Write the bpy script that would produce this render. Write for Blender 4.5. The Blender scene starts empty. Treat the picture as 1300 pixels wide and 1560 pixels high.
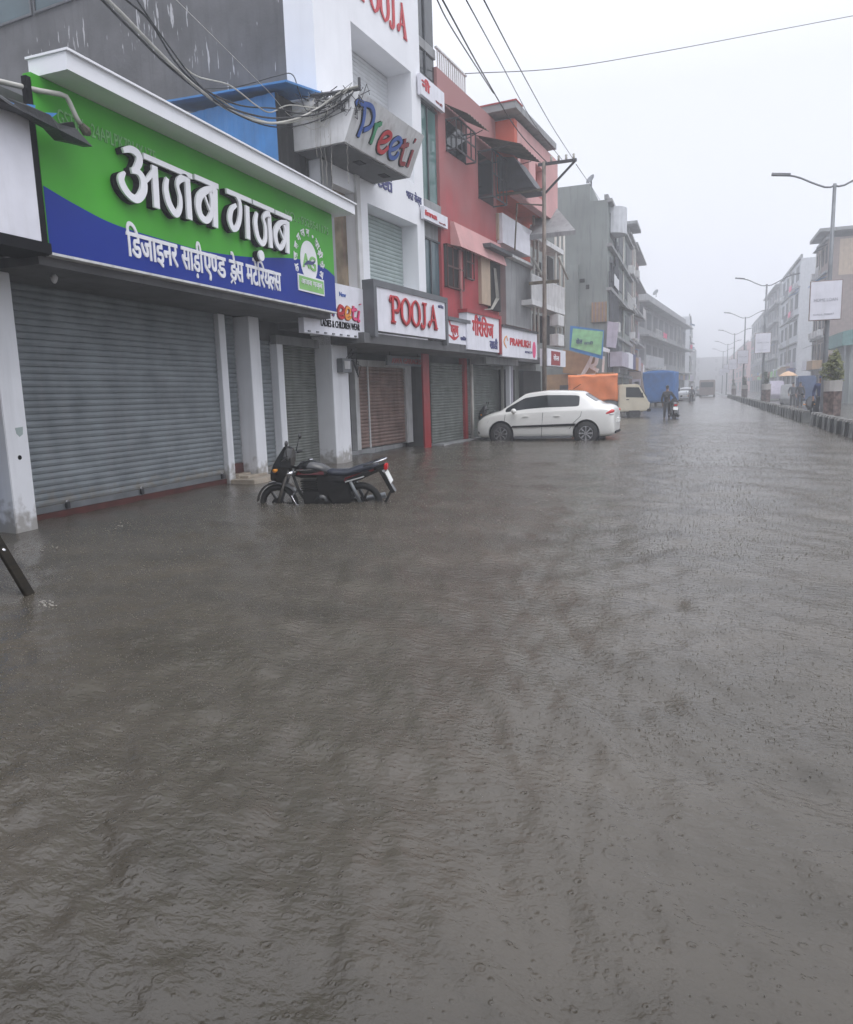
import bpy, bmesh, math, random
import numpy as np
from mathutils import Vector, Matrix
random.seed(7)
sc = bpy.context.scene
C = sc.collection
# ------------------------------------------------------------------ camera
F = 1126.65; EYE = 1.5
def basis(yaw, pitch, roll):
    yaw, pitch, roll = map(math.radians, (yaw, pitch, roll))
    f = Vector((-math.sin(yaw)*math.cos(pitch), math.cos(yaw)*math.cos(pitch), -math.sin(pitch)))
    r = Vector((math.cos(yaw), math.sin(yaw), 0)); u = r.cross(f)
    return (r*math.cos(roll)+u*math.sin(roll), -r*math.sin(roll)+u*math.cos(roll), f)
CR, CU, CF = basis(20.105, 8.9, -1.80)
cam = bpy.data.cameras.new('camera'); co = bpy.data.objects.new('camera', cam); C.objects.link(co)
m4 = Matrix((CR, CU, -CF)).transposed().to_4x4(); m4.translation = (0, 0, EYE); co.matrix_world = m4
cam.sensor_fit = 'HORIZONTAL'; cam.sensor_width = 36; cam.lens = F/1300*36
cam.clip_start = 0.05; cam.clip_end = 3000
sc.camera = co
# ------------------------------------------------------------------ sky, sun, exposure
SUN_EL, SUN_AZ = math.radians(62), math.radians(125)   # azimuth clockwise from +Y
w = bpy.data.worlds.new('World'); sc.world = w; w.use_nodes = True
nt = w.node_tree; N = nt.nodes; Lk = nt.links
bg = N['Background']; bg.inputs['Strength'].default_value = 0.1
sky = N.new('ShaderNodeTexSky'); sky.sky_type = 'NISHITA'; sky.sun_disc = False
sky.sun_elevation = SUN_EL; sky.sun_rotation = SUN_AZ; sky.dust_density = 6; sky.air_density = 1.0
hs = N.new('ShaderNodeHueSaturation'); hs.inputs['Saturation'].default_value = 0.2; hs.inputs['Value'].default_value = 1.0
tc = N.new('ShaderNodeTexCoord'); sp = N.new('ShaderNodeSeparateXYZ')
ramp = N.new('ShaderNodeMapRange'); ramp.inputs['From Min'].default_value = 0.34; ramp.inputs['From Max'].default_value = 1
ramp.inputs['To Min'].default_value = 8.9; ramp.inputs['To Max'].default_value = 20.5      # overcast: zenith brighter than horizon
comb = N.new('ShaderNodeVectorMath'); comb.operation = 'SCALE'; comb.inputs[0].default_value = (0.935, 0.965, 1.07)
mix = N.new('ShaderNodeMix'); mix.data_type = 'RGBA'; mix.inputs[0].default_value = 0.9
Lk.new(sky.outputs[0], hs.inputs['Color']); Lk.new(tc.outputs['Generated'], sp.inputs[0]); Lk.new(sp.outputs['Z'], ramp.inputs['Value'])
Lk.new(ramp.outputs[0], comb.inputs['Scale']); Lk.new(hs.outputs[0], mix.inputs[6]); Lk.new(comb.outputs[0], mix.inputs[7]); Lk.new(mix.outputs[2], bg.inputs['Color'])
sl = bpy.data.lights.new('sun', 'SUN'); sl.energy = 0.8; sl.angle = math.radians(40); sl.color = (1, 0.97, 0.93)
so = bpy.data.objects.new('sun', sl); C.objects.link(so)
sd = Vector((math.sin(SUN_AZ)*math.cos(SUN_EL), math.cos(SUN_AZ)*math.cos(SUN_EL), math.sin(SUN_EL)))
so.rotation_euler = sd.to_track_quat('Z', 'Y').to_euler()
vs = sc.view_settings; vs.view_transform = 'Standard'; vs.look = 'None'; vs.exposure = 0.32; vs.gamma = 1
cy = sc.cycles
cy.max_bounces = 6; cy.diffuse_bounces = 3; cy.glossy_bounces = 3; cy.transmission_bounces = 4; cy.volume_bounces = 1
cy.transparent_max_bounces = 8; cy.use_denoising = True

# ------------------------------------------------------------------ geometry from sight lines (each pixel gets a real plane)
def ray(x, y): return CF + CR*((x-650)/F) - CU*((y-780)/F)
def gz(x, y, z=0.0):
    d = ray(x, y); t = (z-EYE)/d.z; return Vector((d.x*t, d.y*t, z))
def gx(x, y, X):
    d = ray(x, y); t = X/d.x; return Vector((X, d.y*t, EYE+d.z*t))
def gy(x, y, Y):
    d = ray(x, y); t = Y/d.y; return Vector((d.x*t, Y, EYE+d.z*t))
class Frame:      # local axes: x = out to the street, y = along the facade, z = up
    def __init__(s, p, ang):
        a = math.radians(ang); s.p = Vector((p[0], p[1], 0)); s.ang = a
        s.o = Vector((math.cos(a), -math.sin(a), 0)); s.a = Vector((math.sin(a), math.cos(a), 0))
    def at(s, x, y, out=0.0):
        d = ray(x, y); q = s.p + s.o*out - Vector((0, 0, EYE)); t = s.o.dot(q)/s.o.dot(d)
        r = Vector((0, 0, EYE)) + d*t
        return s.a.dot(r-s.p), r.z
    def end(s, x, y, along):       # point on the plane across the facade at distance `along`
        d = ray(x, y); q = s.p + s.a*along - Vector((0, 0, EYE)); t = s.a.dot(q)/s.a.dot(d)
        r = Vector((0, 0, EYE)) + d*t
        return s.o.dot(r-s.p), r.z
    def w(s, o, a, z): return s.p + s.o*o + s.a*a + Vector((0, 0, z))

# ------------------------------------------------------------------ materials
def mat(name, col, rough=0.6, metal=0.0, var=0.12, scale=3.0, bump=0.0, bscale=30.0, streak=0.0, streak_col=None, spec=0.5, stretch=(1, 1, 1), emit=None, alpha=None, coat=0.0, drips=False, tide=False):
    m = bpy.data.materials.new(name); m.use_nodes = True; t = m.node_tree; n = t.nodes; l = t.links
    b = n['Principled BSDF']; b.inputs['Roughness'].default_value = rough; b.inputs['Metallic'].default_value = metal
    b.inputs['Specular IOR Level'].default_value = spec; b.inputs['Coat Weight'].default_value = coat
    g = n.new('ShaderNodeTexCoord'); mp = n.new('ShaderNodeMapping'); mp.inputs['Scale'].default_value = stretch
    l.new(g.outputs['Object'], mp.inputs[0])
    ns = n.new('ShaderNodeTexNoise'); ns.inputs['Scale'].default_value = scale; ns.inputs['Detail'].default_value = 6; l.new(mp.outputs[0], ns.inputs['Vector'])
    mr = n.new('ShaderNodeMapRange'); mr.inputs['From Min'].default_value = 0.3; mr.inputs['From Max'].default_value = 0.7
    mr.inputs['To Min'].default_value = 1-var; mr.inputs['To Max'].default_value = 1+var; l.new(ns.outputs[0], mr.inputs[0])
    mul = n.new('ShaderNodeVectorMath'); mul.operation = 'SCALE'; mul.inputs[0].default_value = col; l.new(mr.outputs[0], mul.inputs['Scale'])
    out = mul.outputs[0]
    if streak > 0:
        mp2 = n.new('ShaderNodeMapping'); mp2.inputs['Scale'].default_value = (2.2, 2.2, 0.22); l.new(g.outputs['Object'], mp2.inputs[0])
        n2 = n.new('ShaderNodeTexNoise'); n2.inputs['Scale'].default_value = 2.0; n2.inputs['Detail'].default_value = 8; n2.inputs['Roughness'].default_value = 0.65; l.new(mp2.outputs[0], n2.inputs['Vector'])
        r2 = n.new('ShaderNodeMapRange'); r2.inputs['From Min'].default_value = 0.5; r2.inputs['From Max'].default_value = 0.72; r2.inputs['To Max'].default_value = streak; l.new(n2.outputs[0], r2.inputs[0])
        mx = n.new('ShaderNodeMix'); mx.data_type = 'RGBA'; l.new(r2.outputs[0], mx.inputs[0]); l.new(out, mx.inputs[6])
        sc_ = streak_col or tuple(c*0.35 for c in col); mx.inputs[7].default_value = (*sc_, 1); out = mx.outputs[2]
    if tide:        # mud splashed up the foot of the posts
        s6 = n.new('ShaderNodeSeparateXYZ'); l.new(g.outputs['Object'], s6.inputs[0]); n6 = n.new('ShaderNodeTexNoise'); n6.inputs['Scale'].default_value = 7; n6.inputs['Detail'].default_value = 6; l.new(g.outputs['Object'], n6.inputs['Vector'])
        a6 = n.new('ShaderNodeMath'); a6.operation = 'MULTIPLY_ADD'; a6.inputs[1].default_value = -0.9; l.new(n6.outputs[0], a6.inputs[0]); l.new(s6.outputs['Z'], a6.inputs[2])
        r6 = n.new('ShaderNodeMapRange'); r6.inputs['From Min'].default_value = -0.10; r6.inputs['From Max'].default_value = -0.34; r6.inputs['To Max'].default_value = 0.75; l.new(a6.outputs[0], r6.inputs[0])
        m6 = n.new('ShaderNodeMix'); m6.data_type = 'RGBA'; l.new(r6.outputs[0], m6.inputs[0]); l.new(out, m6.inputs[6]); m6.inputs[7].default_value = (.21, .19, .16, 1); out = m6.outputs[2]
    if drips:       # runs of white paint spilt down the plaster
        mp4 = n.new('ShaderNodeMapping'); mp4.inputs['Scale'].default_value = (7, 7, 1.1); l.new(g.outputs['Object'], mp4.inputs[0])
        n4 = n.new('ShaderNodeTexNoise'); n4.inputs['Scale'].default_value = 1.6; n4.inputs['Detail'].default_value = 3; l.new(mp4.outputs[0], n4.inputs['Vector'])
        n5 = n.new('ShaderNodeTexNoise'); n5.inputs['Scale'].default_value = 0.35; l.new(g.outputs['Object'], n5.inputs['Vector'])
        ad = n.new('ShaderNodeMath'); ad.operation = 'ADD'; l.new(n4.outputs[0], ad.inputs[0]); l.new(n5.outputs[0], ad.inputs[1])
        r4 = n.new('ShaderNodeMapRange'); r4.inputs['From Min'].default_value = 1.19; r4.inputs['From Max'].default_value = 1.24; r4.inputs['To Max'].default_value = 0.8; l.new(ad.outputs[0], r4.inputs[0])
        m5 = n.new('ShaderNodeMix'); m5.data_type = 'RGBA'; l.new(r4.outputs[0], m5.inputs[0]); l.new(out, m5.inputs[6]); m5.inputs[7].default_value = (.55, .55, .57, 1); out = m5.outputs[2]
    l.new(out, b.inputs['Base Color'])
    if bump > 0:
        n3 = n.new('ShaderNodeTexNoise'); n3.inputs['Scale'].default_value = bscale; n3.inputs['Detail'].default_value = 5; l.new(mp.outputs[0], n3.inputs['Vector'])
        bp = n.new('ShaderNodeBump'); bp.inputs['Strength'].default_value = bump; bp.inputs['Distance'].default_value = 0.02; l.new(n3.outputs[0], bp.inputs['Height']); l.new(bp.outputs[0], b.inputs['Normal'])
    if emit:
        b.inputs['Emission Color'].default_value = (*emit[0], 1); b.inputs['Emission Strength'].default_value = emit[1]
    return m
def srgb(r, g, b):
    f = lambda c: (c/255/12.92) if c/255 <= 0.04045 else ((c/255+0.055)/1.055)**2.4
    return (f(r), f(g), f(b))
M = {}
M['white_paint'] = mat('white_paint', (0.72, 0.73, 0.76), 0.5, var=0.05, scale=1.5, streak=0.25, streak_col=(0.35, 0.35, 0.36), bump=0.05, tide=True)
M['white_facade'] = mat('white_facade', (0.80, 0.81, 0.84), 0.5, var=0.04, scale=1.0, streak=0.12, streak_col=(0.5, 0.5, 0.52))
M['dirty_white'] = mat('dirty_white', (0.62, 0.62, 0.62), 0.6, var=0.12, streak=0.6, streak_col=(0.22, 0.2, 0.18))
M['grey_plaster'] = mat('grey_plaster', (0.115, 0.115, 0.12), 0.85, var=0.28, scale=0.9, streak=0.55, streak_col=(0.06, 0.06, 0.062), bump=0.25, bscale=14, drips=True)
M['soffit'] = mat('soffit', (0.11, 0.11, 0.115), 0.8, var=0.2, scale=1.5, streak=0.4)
M['concrete'] = mat('concrete', (0.27, 0.275, 0.28), 0.85, var=0.25, scale=0.8, streak=0.85, streak_col=(0.14, 0.14, 0.14), bump=0.2)
M['concrete_green'] = mat('concrete_green', (0.21, 0.235, 0.225), 0.85, var=0.22, scale=0.35, streak=0.75, streak_col=(0.12, 0.135, 0.13))
M['shutter_steel'] = mat('shutter_steel', (0.20, 0.222, 0.235), 0.5, 0.2, var=0.2, scale=2.2, streak=0.5, streak_col=(0.24, 0.25, 0.26), spec=0.3, bump=0.35, bscale=2.5, tide=True)
M['shutter_dark'] = mat('shutter_dark', (0.15, 0.16, 0.145), 0.55, 0.1, var=0.2, streak=0.5)
M['shutter_green'] = mat('shutter_green', (0.15, 0.165, 0.15), 0.6, 0.1, var=0.2, streak=0.4)
M['shutter_white'] = mat('shutter_white', (0.62, 0.64, 0.66), 0.5, var=0.06)
M['shutter_grey'] = mat('shutter_grey', (0.33, 0.39, 0.38), 0.5, var=0.1)
M['shutter_rust'] = mat('shutter_rust', (0.28, 0.19, 0.16), 0.65, 0.1, var=0.3, scale=2.5, streak=0.7, streak_col=(0.13, 0.07, 0.05))
M['red_oxide'] = mat('red_oxide', (0.07, 0.016, 0.012), 0.5, var=0.35, scale=4)
M['tile_cream'] = mat('tile_cream', (0.36, 0.31, 0.25), 0.45, var=0.25, scale=5)
M['sign_green'] = mat('sign_green', (0.072, 0.38, 0.036), 0.5, var=0.10, scale=1.2, spec=0.15)
M['sign_blue'] = mat('sign_blue', (0.008, 0.032, 0.27), 0.5, var=0.05, scale=1.2, spec=0.15)
M['sign_white'] = mat('sign_white', (0.74, 0.74, 0.80), 0.45, var=0.06, streak=0.3, streak_col=(.5, .5, .5), bump=0.1, bscale=3)
M['letter_white'] = mat('letter_white', (0.80, 0.80, 0.83), 0.4, var=0.04)
M['letter_pale'] = mat('letter_pale', (0.16, 0.40, 0.13), 0.5, var=0.15, scale=12)
M['black'] = mat('black', (0.008, 0.008, 0.010), 0.75, var=0.2, spec=0.12)
M['black_rubber'] = mat('black_rubber', (0.02, 0.02, 0.02), 0.7, var=0.3, scale=8, bump=0.1)
M['dark_metal'] = mat('dark_metal', (0.05, 0.05, 0.055), 0.5, 0.4, var=0.25)
M['grey_metal'] = mat('grey_metal', (0.18, 0.19, 0.20), 0.5, 0.5, var=0.2)
M['frame_grey'] = mat('frame_grey', (0.10, 0.105, 0.115), 0.45, var=0.15)
M['chrome'] = mat('chrome', (0.6, 0.6, 0.62), 0.18, 1.0, var=0.05)
M['letter_red'] = mat('letter_red', (0.50, 0.012, 0.02), 0.5, var=0.12, scale=5)
M['letter_dark_red'] = mat('letter_dark_red', (0.28, 0.016, 0.02), 0.45, var=0.12)
M['letter_pink'] = mat('letter_pink', (0.75, 0.06, 0.2), 0.45, var=0.1)
M['letter_blue'] = mat('letter_blue', (0.03, 0.10, 0.40), 0.4, var=0.12)
M['letter_green'] = mat('letter_green', (0.02, 0.25, 0.10), 0.4, var=0.12)
M['letter_orange'] = mat('letter_orange', (0.75, 0.28, 0.02), 0.4, var=0.12)
M['letter_navy'] = mat('letter_navy', (0.035, 0.04, 0.17), 0.45, var=0.12)
M['band_green'] = mat('band_green', (0.22, 0.50, 0.14), 0.45, var=0.1)
M['blue_sheet'] = mat('blue_sheet', (0.035, 0.20, 0.50), 0.5, var=0.18, scale=1.5, streak=0.4, streak_col=(0.03, 0.12, 0.28))
M['teal_glass'] = mat('teal_glass', (0.045, 0.085, 0.10), 0.12, var=0.3, scale=0.7)
M['dark_glass'] = mat('dark_glass', (0.018, 0.022, 0.025), 0.08, var=0.3)
M['green_glass'] = mat('green_glass', (0.10, 0.20, 0.19), 0.1, var=0.5, scale=0.9, stretch=(1, 1, 0.25))
M['shop_glass'] = mat('shop_glass', (0.22, 0.17, 0.11), 0.15, var=0.6, scale=1.6, streak=0.5, streak_col=(0.25, 0.10, 0.09))
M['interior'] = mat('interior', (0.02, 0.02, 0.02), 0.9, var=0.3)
M['red_wall'] = mat('red_wall', (0.36, 0.055, 0.06), 0.75, var=0.28, scale=0.8, streak=0.5, streak_col=(0.36, 0.13, 0.13), bump=0.12)
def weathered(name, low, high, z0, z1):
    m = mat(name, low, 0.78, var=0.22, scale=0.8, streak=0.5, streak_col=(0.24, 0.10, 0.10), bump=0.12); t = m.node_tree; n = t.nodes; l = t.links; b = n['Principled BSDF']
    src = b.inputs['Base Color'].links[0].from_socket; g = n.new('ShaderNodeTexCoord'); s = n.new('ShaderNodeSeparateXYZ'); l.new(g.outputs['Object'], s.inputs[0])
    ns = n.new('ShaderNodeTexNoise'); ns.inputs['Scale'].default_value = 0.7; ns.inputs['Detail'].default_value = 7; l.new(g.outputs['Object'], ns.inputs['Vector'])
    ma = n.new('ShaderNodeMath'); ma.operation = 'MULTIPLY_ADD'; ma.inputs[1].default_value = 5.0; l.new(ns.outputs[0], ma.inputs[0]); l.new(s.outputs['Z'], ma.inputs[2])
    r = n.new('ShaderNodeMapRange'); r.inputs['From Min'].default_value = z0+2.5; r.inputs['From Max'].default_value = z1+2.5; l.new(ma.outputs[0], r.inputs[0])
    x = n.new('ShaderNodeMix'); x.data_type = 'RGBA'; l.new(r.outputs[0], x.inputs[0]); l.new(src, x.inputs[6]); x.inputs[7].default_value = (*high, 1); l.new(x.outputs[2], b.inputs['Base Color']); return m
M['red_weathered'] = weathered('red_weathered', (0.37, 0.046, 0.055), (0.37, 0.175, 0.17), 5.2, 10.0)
M['red_wall_faded'] = mat('red_wall_faded', (0.36, 0.16, 0.155), 0.8, var=0.2, scale=0.8, streak=0.55, streak_col=(0.22, 0.13, 0.12), bump=0.1)
M['orange_wall'] = mat('orange_wall', (0.56, 0.10, 0.055), 0.7, var=0.12, scale=1.0, streak=0.25)
M['pink_wall'] = mat('pink_wall', (0.60, 0.33, 0.32), 0.75, var=0.14, scale=1.0, streak=0.35, streak_col=(0.36, 0.24, 0.24))
M['purple_wall'] = mat('purple_wall', (0.42, 0.39, 0.46), 0.8, var=0.12, streak=0.35)
M['beige_wall'] = mat('beige_wall', (0.46, 0.36, 0.27), 0.8, var=0.1, streak=0.25)
M['brown_wall'] = mat('brown_wall', (0.27, 0.21, 0.19), 0.8, var=0.15, streak=0.3)
M['pale_wall'] = mat('pale_wall', (0.55, 0.57, 0.60), 0.8, var=0.08, streak=0.3)
M['pole_rust'] = mat('pole_rust', (0.20, 0.165, 0.14), 0.65, 0.2, var=0.3, scale=4, streak=0.4)
M['tin_rust'] = mat('tin_rust', (0.12, 0.11, 0.08), 0.7, 0.2, var=0.4, scale=5)
M['tin_dark'] = mat('tin_dark', (0.075, 0.08, 0.09), 0.6, 0.2, var=0.3, streak=0.4)
M['tan_board'] = mat('tan_board', (0.32, 0.20, 0.10), 0.6, var=0.15)
M['pipe_pvc'] = mat('pipe_pvc', (0.45, 0.44, 0.40), 0.5, var=0.15)
M['cable_black'] = mat('cable_black', (0.018, 0.018, 0.02), 0.6, var=0.2)
M['cable_pale'] = mat('cable_pale', (0.42, 0.41, 0.37), 0.6, var=0.2)
M['tarp_black'] = mat('tarp_black', (0.014, 0.015, 0.017), 0.5, var=0.4, scale=6, bump=0.3)
M['tarp_orange'] = mat('tarp_orange', (0.72, 0.20, 0.055), 0.55, var=0.15, scale=2, bump=0.4, bscale=5)
M['tarp_blue'] = mat('tarp_blue', (0.010, 0.115, 0.36), 0.6, var=0.2, scale=2.5, bump=0.5, bscale=4)
M['car_white'] = mat('car_white', (0.78, 0.775, 0.74), 0.22, var=0.03, coat=0.6)
M['cab_cream'] = mat('cab_cream', (0.62, 0.575, 0.45), 0.35, var=0.08, streak=0.2, coat=0.3)
M['tail_red'] = mat('tail_red', (0.55, 0.01, 0.015), 0.15, var=0.1)
M['lamp_clear'] = mat('lamp_clear', (0.5, 0.5, 0.5), 0.1, var=0.1)
M['bike_black'] = mat('bike_black', (0.012, 0.012, 0.013), 0.22, var=0.1, coat=0.4)
M['bike_red'] = mat('bike_red', (0.11, 0.005, 0.008), 0.25, var=0.1, coat=0.4)
M['seat_vinyl'] = mat('seat_vinyl', (0.022, 0.026, 0.04), 0.38, var=0.2, bump=0.1)
M['bollard'] = mat('bollard', (0.17, 0.178, 0.172), 0.7, var=0.35, scale=3, streak=0.4)
M['bollard_gap_shade'] = mat('bollard_gap_shade', (0.022, 0.025, 0.025), 0.7, var=0.35, scale=3)  # near-black colour stands in for the shade in the gaps between bollards
M['parasol'] = mat('parasol', (0.62, 0.40, 0.24), 0.6, var=0.2)
M['stall_blue'] = mat('stall_blue', (0.045, 0.08, 0.17), 0.6, var=0.3)
M['bollard_top'] = mat('bollard_top', (0.22, 0.215, 0.20), 0.7, var=0.3)
M['planter_red'] = mat('planter_red', (0.11, 0.075, 0.065), 0.7, var=0.9, scale=6)
M['planter_rim'] = mat('planter_rim', (0.38, 0.36, 0.34), 0.7, var=0.15)
M['leaf'] = mat('leaf', (0.11, 0.12, 0.025), 0.5, var=0.5, scale=9)
M['leaf_dark'] = mat('leaf_dark', (0.03, 0.05, 0.025), 0.5, var=0.5, scale=9)
M['stem'] = mat('stem', (0.08, 0.06, 0.04), 0.8)
M['skin'] = mat('skin', (0.22, 0.12, 0.075), 0.5, var=0.08)
M['hair'] = mat('hair', (0.012, 0.011, 0.011), 0.5)
M['cloth_black'] = mat('cloth_black', (0.016, 0.018, 0.022), 0.8, var=0.3)
M['cloth_navy'] = mat('cloth_navy', (0.015, 0.03, 0.10), 0.7, var=0.5, scale=4)
M['cloth_grey'] = mat('cloth_grey', (0.07, 0.075, 0.085), 0.8, var=0.3)
M['plate_white'] = mat('plate_white', (0.72, 0.72, 0.7), 0.4)
M['wood_dark'] = mat('wood_dark', (0.012, 0.009, 0.005), 0.7, spec=0.15, var=0.6, scale=6, stretch=(1, 1, 6), bump=0.2)
M['solar'] = mat('solar', (0.16, 0.17, 0.19), 0.4, var=0.2)
M['pale_grey'] = mat('pale_grey', (.38, .38, .42), .6)
M['asphalt'] = mat('asphalt', (0.05, 0.048, 0.045), 0.9, var=0.2)

# water: muddy, glossy, pitted by rain
def water_mat():
    m = bpy.data.materials.new('flood_water'); m.use_nodes = True; t = m.node_tree; n = t.nodes; l = t.links
    b = n['Principled BSDF']; b.inputs['IOR'].default_value = 1.45; b.inputs['Specular IOR Level'].default_value = 0.5
    g = n.new('ShaderNodeTexCoord')
    def noise(scale, det=4, st=(1, 1, 1), rough=0.55):
        mp = n.new('ShaderNodeMapping'); mp.inputs['Scale'].default_value = st; mp.inputs['Rotation'].default_value = (0, 0, 0.35); l.new(g.outputs['Object'], mp.inputs[0])
        x = n.new('ShaderNodeTexNoise'); x.inputs['Scale'].default_value = scale; x.inputs['Detail'].default_value = det; x.inputs['Roughness'].default_value = rough; l.new(mp.outputs[0], x.inputs['Vector']); return x.outputs[0]
    def math_(op, a, bb, c=None):
        x = n.new('ShaderNodeMath'); x.operation = op
        for i, v in enumerate((a, bb, c)):
            if v is None: continue
            if hasattr(v, 'links'): l.new(v, x.inputs[i])
            else: x.inputs[i].default_value = v
        return x.outputs[0]
    cr = n.new('ShaderNodeValToRGB'); cr.color_ramp.elements[0].position = 0.33; cr.color_ramp.elements[1].position = 0.68
    cr.color_ramp.elements[0].color = (0.060, 0.0525, 0.040, 1); cr.color_ramp.elements[1].color = (0.094, 0.0815, 0.0635, 1)
    l.new(noise(0.9, 5, (0.7, 1.6, 1)), cr.inputs[0]); l.new(cr.outputs[0], b.inputs['Base Color'])
    rr = n.new('ShaderNodeMapRange'); rr.inputs['To Min'].default_value = 0.10; rr.inputs['To Max'].default_value = 0.24; l.new(noise(1.3, 3), rr.inputs[0]); l.new(rr.outputs[0], b.inputs['Roughness'])
    def rings(scale, thin, act):      # one widening ring per raindrop, each at its own age
        v = n.new('ShaderNodeTexVoronoi'); v.inputs['Scale'].default_value = scale; l.new(g.outputs['Object'], v.inputs['Vector'])
        se = n.new('ShaderNodeSeparateColor'); l.new(v.outputs['Color'], se.inputs[0])
        r0 = math_('MULTIPLY_ADD', se.outputs[0], 0.34, 0.05); d = v.outputs['Distance']
        q = math_('DIVIDE', math_('SUBTRACT', d, r0), thin); e = math_('EXPONENT', math_('MULTIPLY', math_('MULTIPLY', q, q), -1.0), 0)
        q2 = math_('DIVIDE', math_('SUBTRACT', d, math_('MULTIPLY', r0, 0.55)), thin); e2 = math_('EXPONENT', math_('MULTIPLY', math_('MULTIPLY', q2, q2), -1.0), 0)
        on = math_('MULTIPLY', math_('GREATER_THAN', se.outputs[1], act), math_('SUBTRACT', 1.05, se.outputs[0]))
        return math_('MULTIPLY', math_('ADD', e, math_('MULTIPLY', e2, 0.6)), on), math_('MULTIPLY', math_('EXPONENT', math_('MULTIPLY', math_('MULTIPLY', d, d), -90.0), 0), math_('GREATER_THAN', se.outputs[2], 0.55))
    ra, pa = rings(6.5, 0.045, 0.25); rb, pb_ = rings(15.0, 0.06, 0.3); rc, pc = rings(31.0, 0.09, 0.35)
    h = math_('ADD', math_('MULTIPLY', noise(14, 4, (0.8, 1.6, 1)), 1.0), math_('MULTIPLY', noise(48, 3), 0.30))
    for t_, k_ in ((ra, 0.36), (rb, 0.38), (rc, 0.26), (pb_, -0.55), (pc, -0.30)): h = math_('ADD', h, math_('MULTIPLY', t_, k_))
    bp = n.new('ShaderNodeBump'); bp.inputs['Strength'].default_value = 0.48; bp.inputs['Distance'].default_value = 0.02; l.new(h, bp.inputs['Height']); l.new(bp.outputs[0], b.inputs['Normal'])
    return m
M['water'] = water_mat()
def splash_mat():
    m = bpy.data.materials.new('splash'); m.use_nodes = True; b = m.node_tree.nodes['Principled BSDF']
    b.inputs['Base Color'].default_value = (0.31, 0.29, 0.26, 1); b.inputs['Roughness'].default_value = 0.35; b.inputs['Transmission Weight'].default_value = 0.0; b.inputs['IOR'].default_value = 1.33
    return m
M['splash'] = splash_mat()

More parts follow.
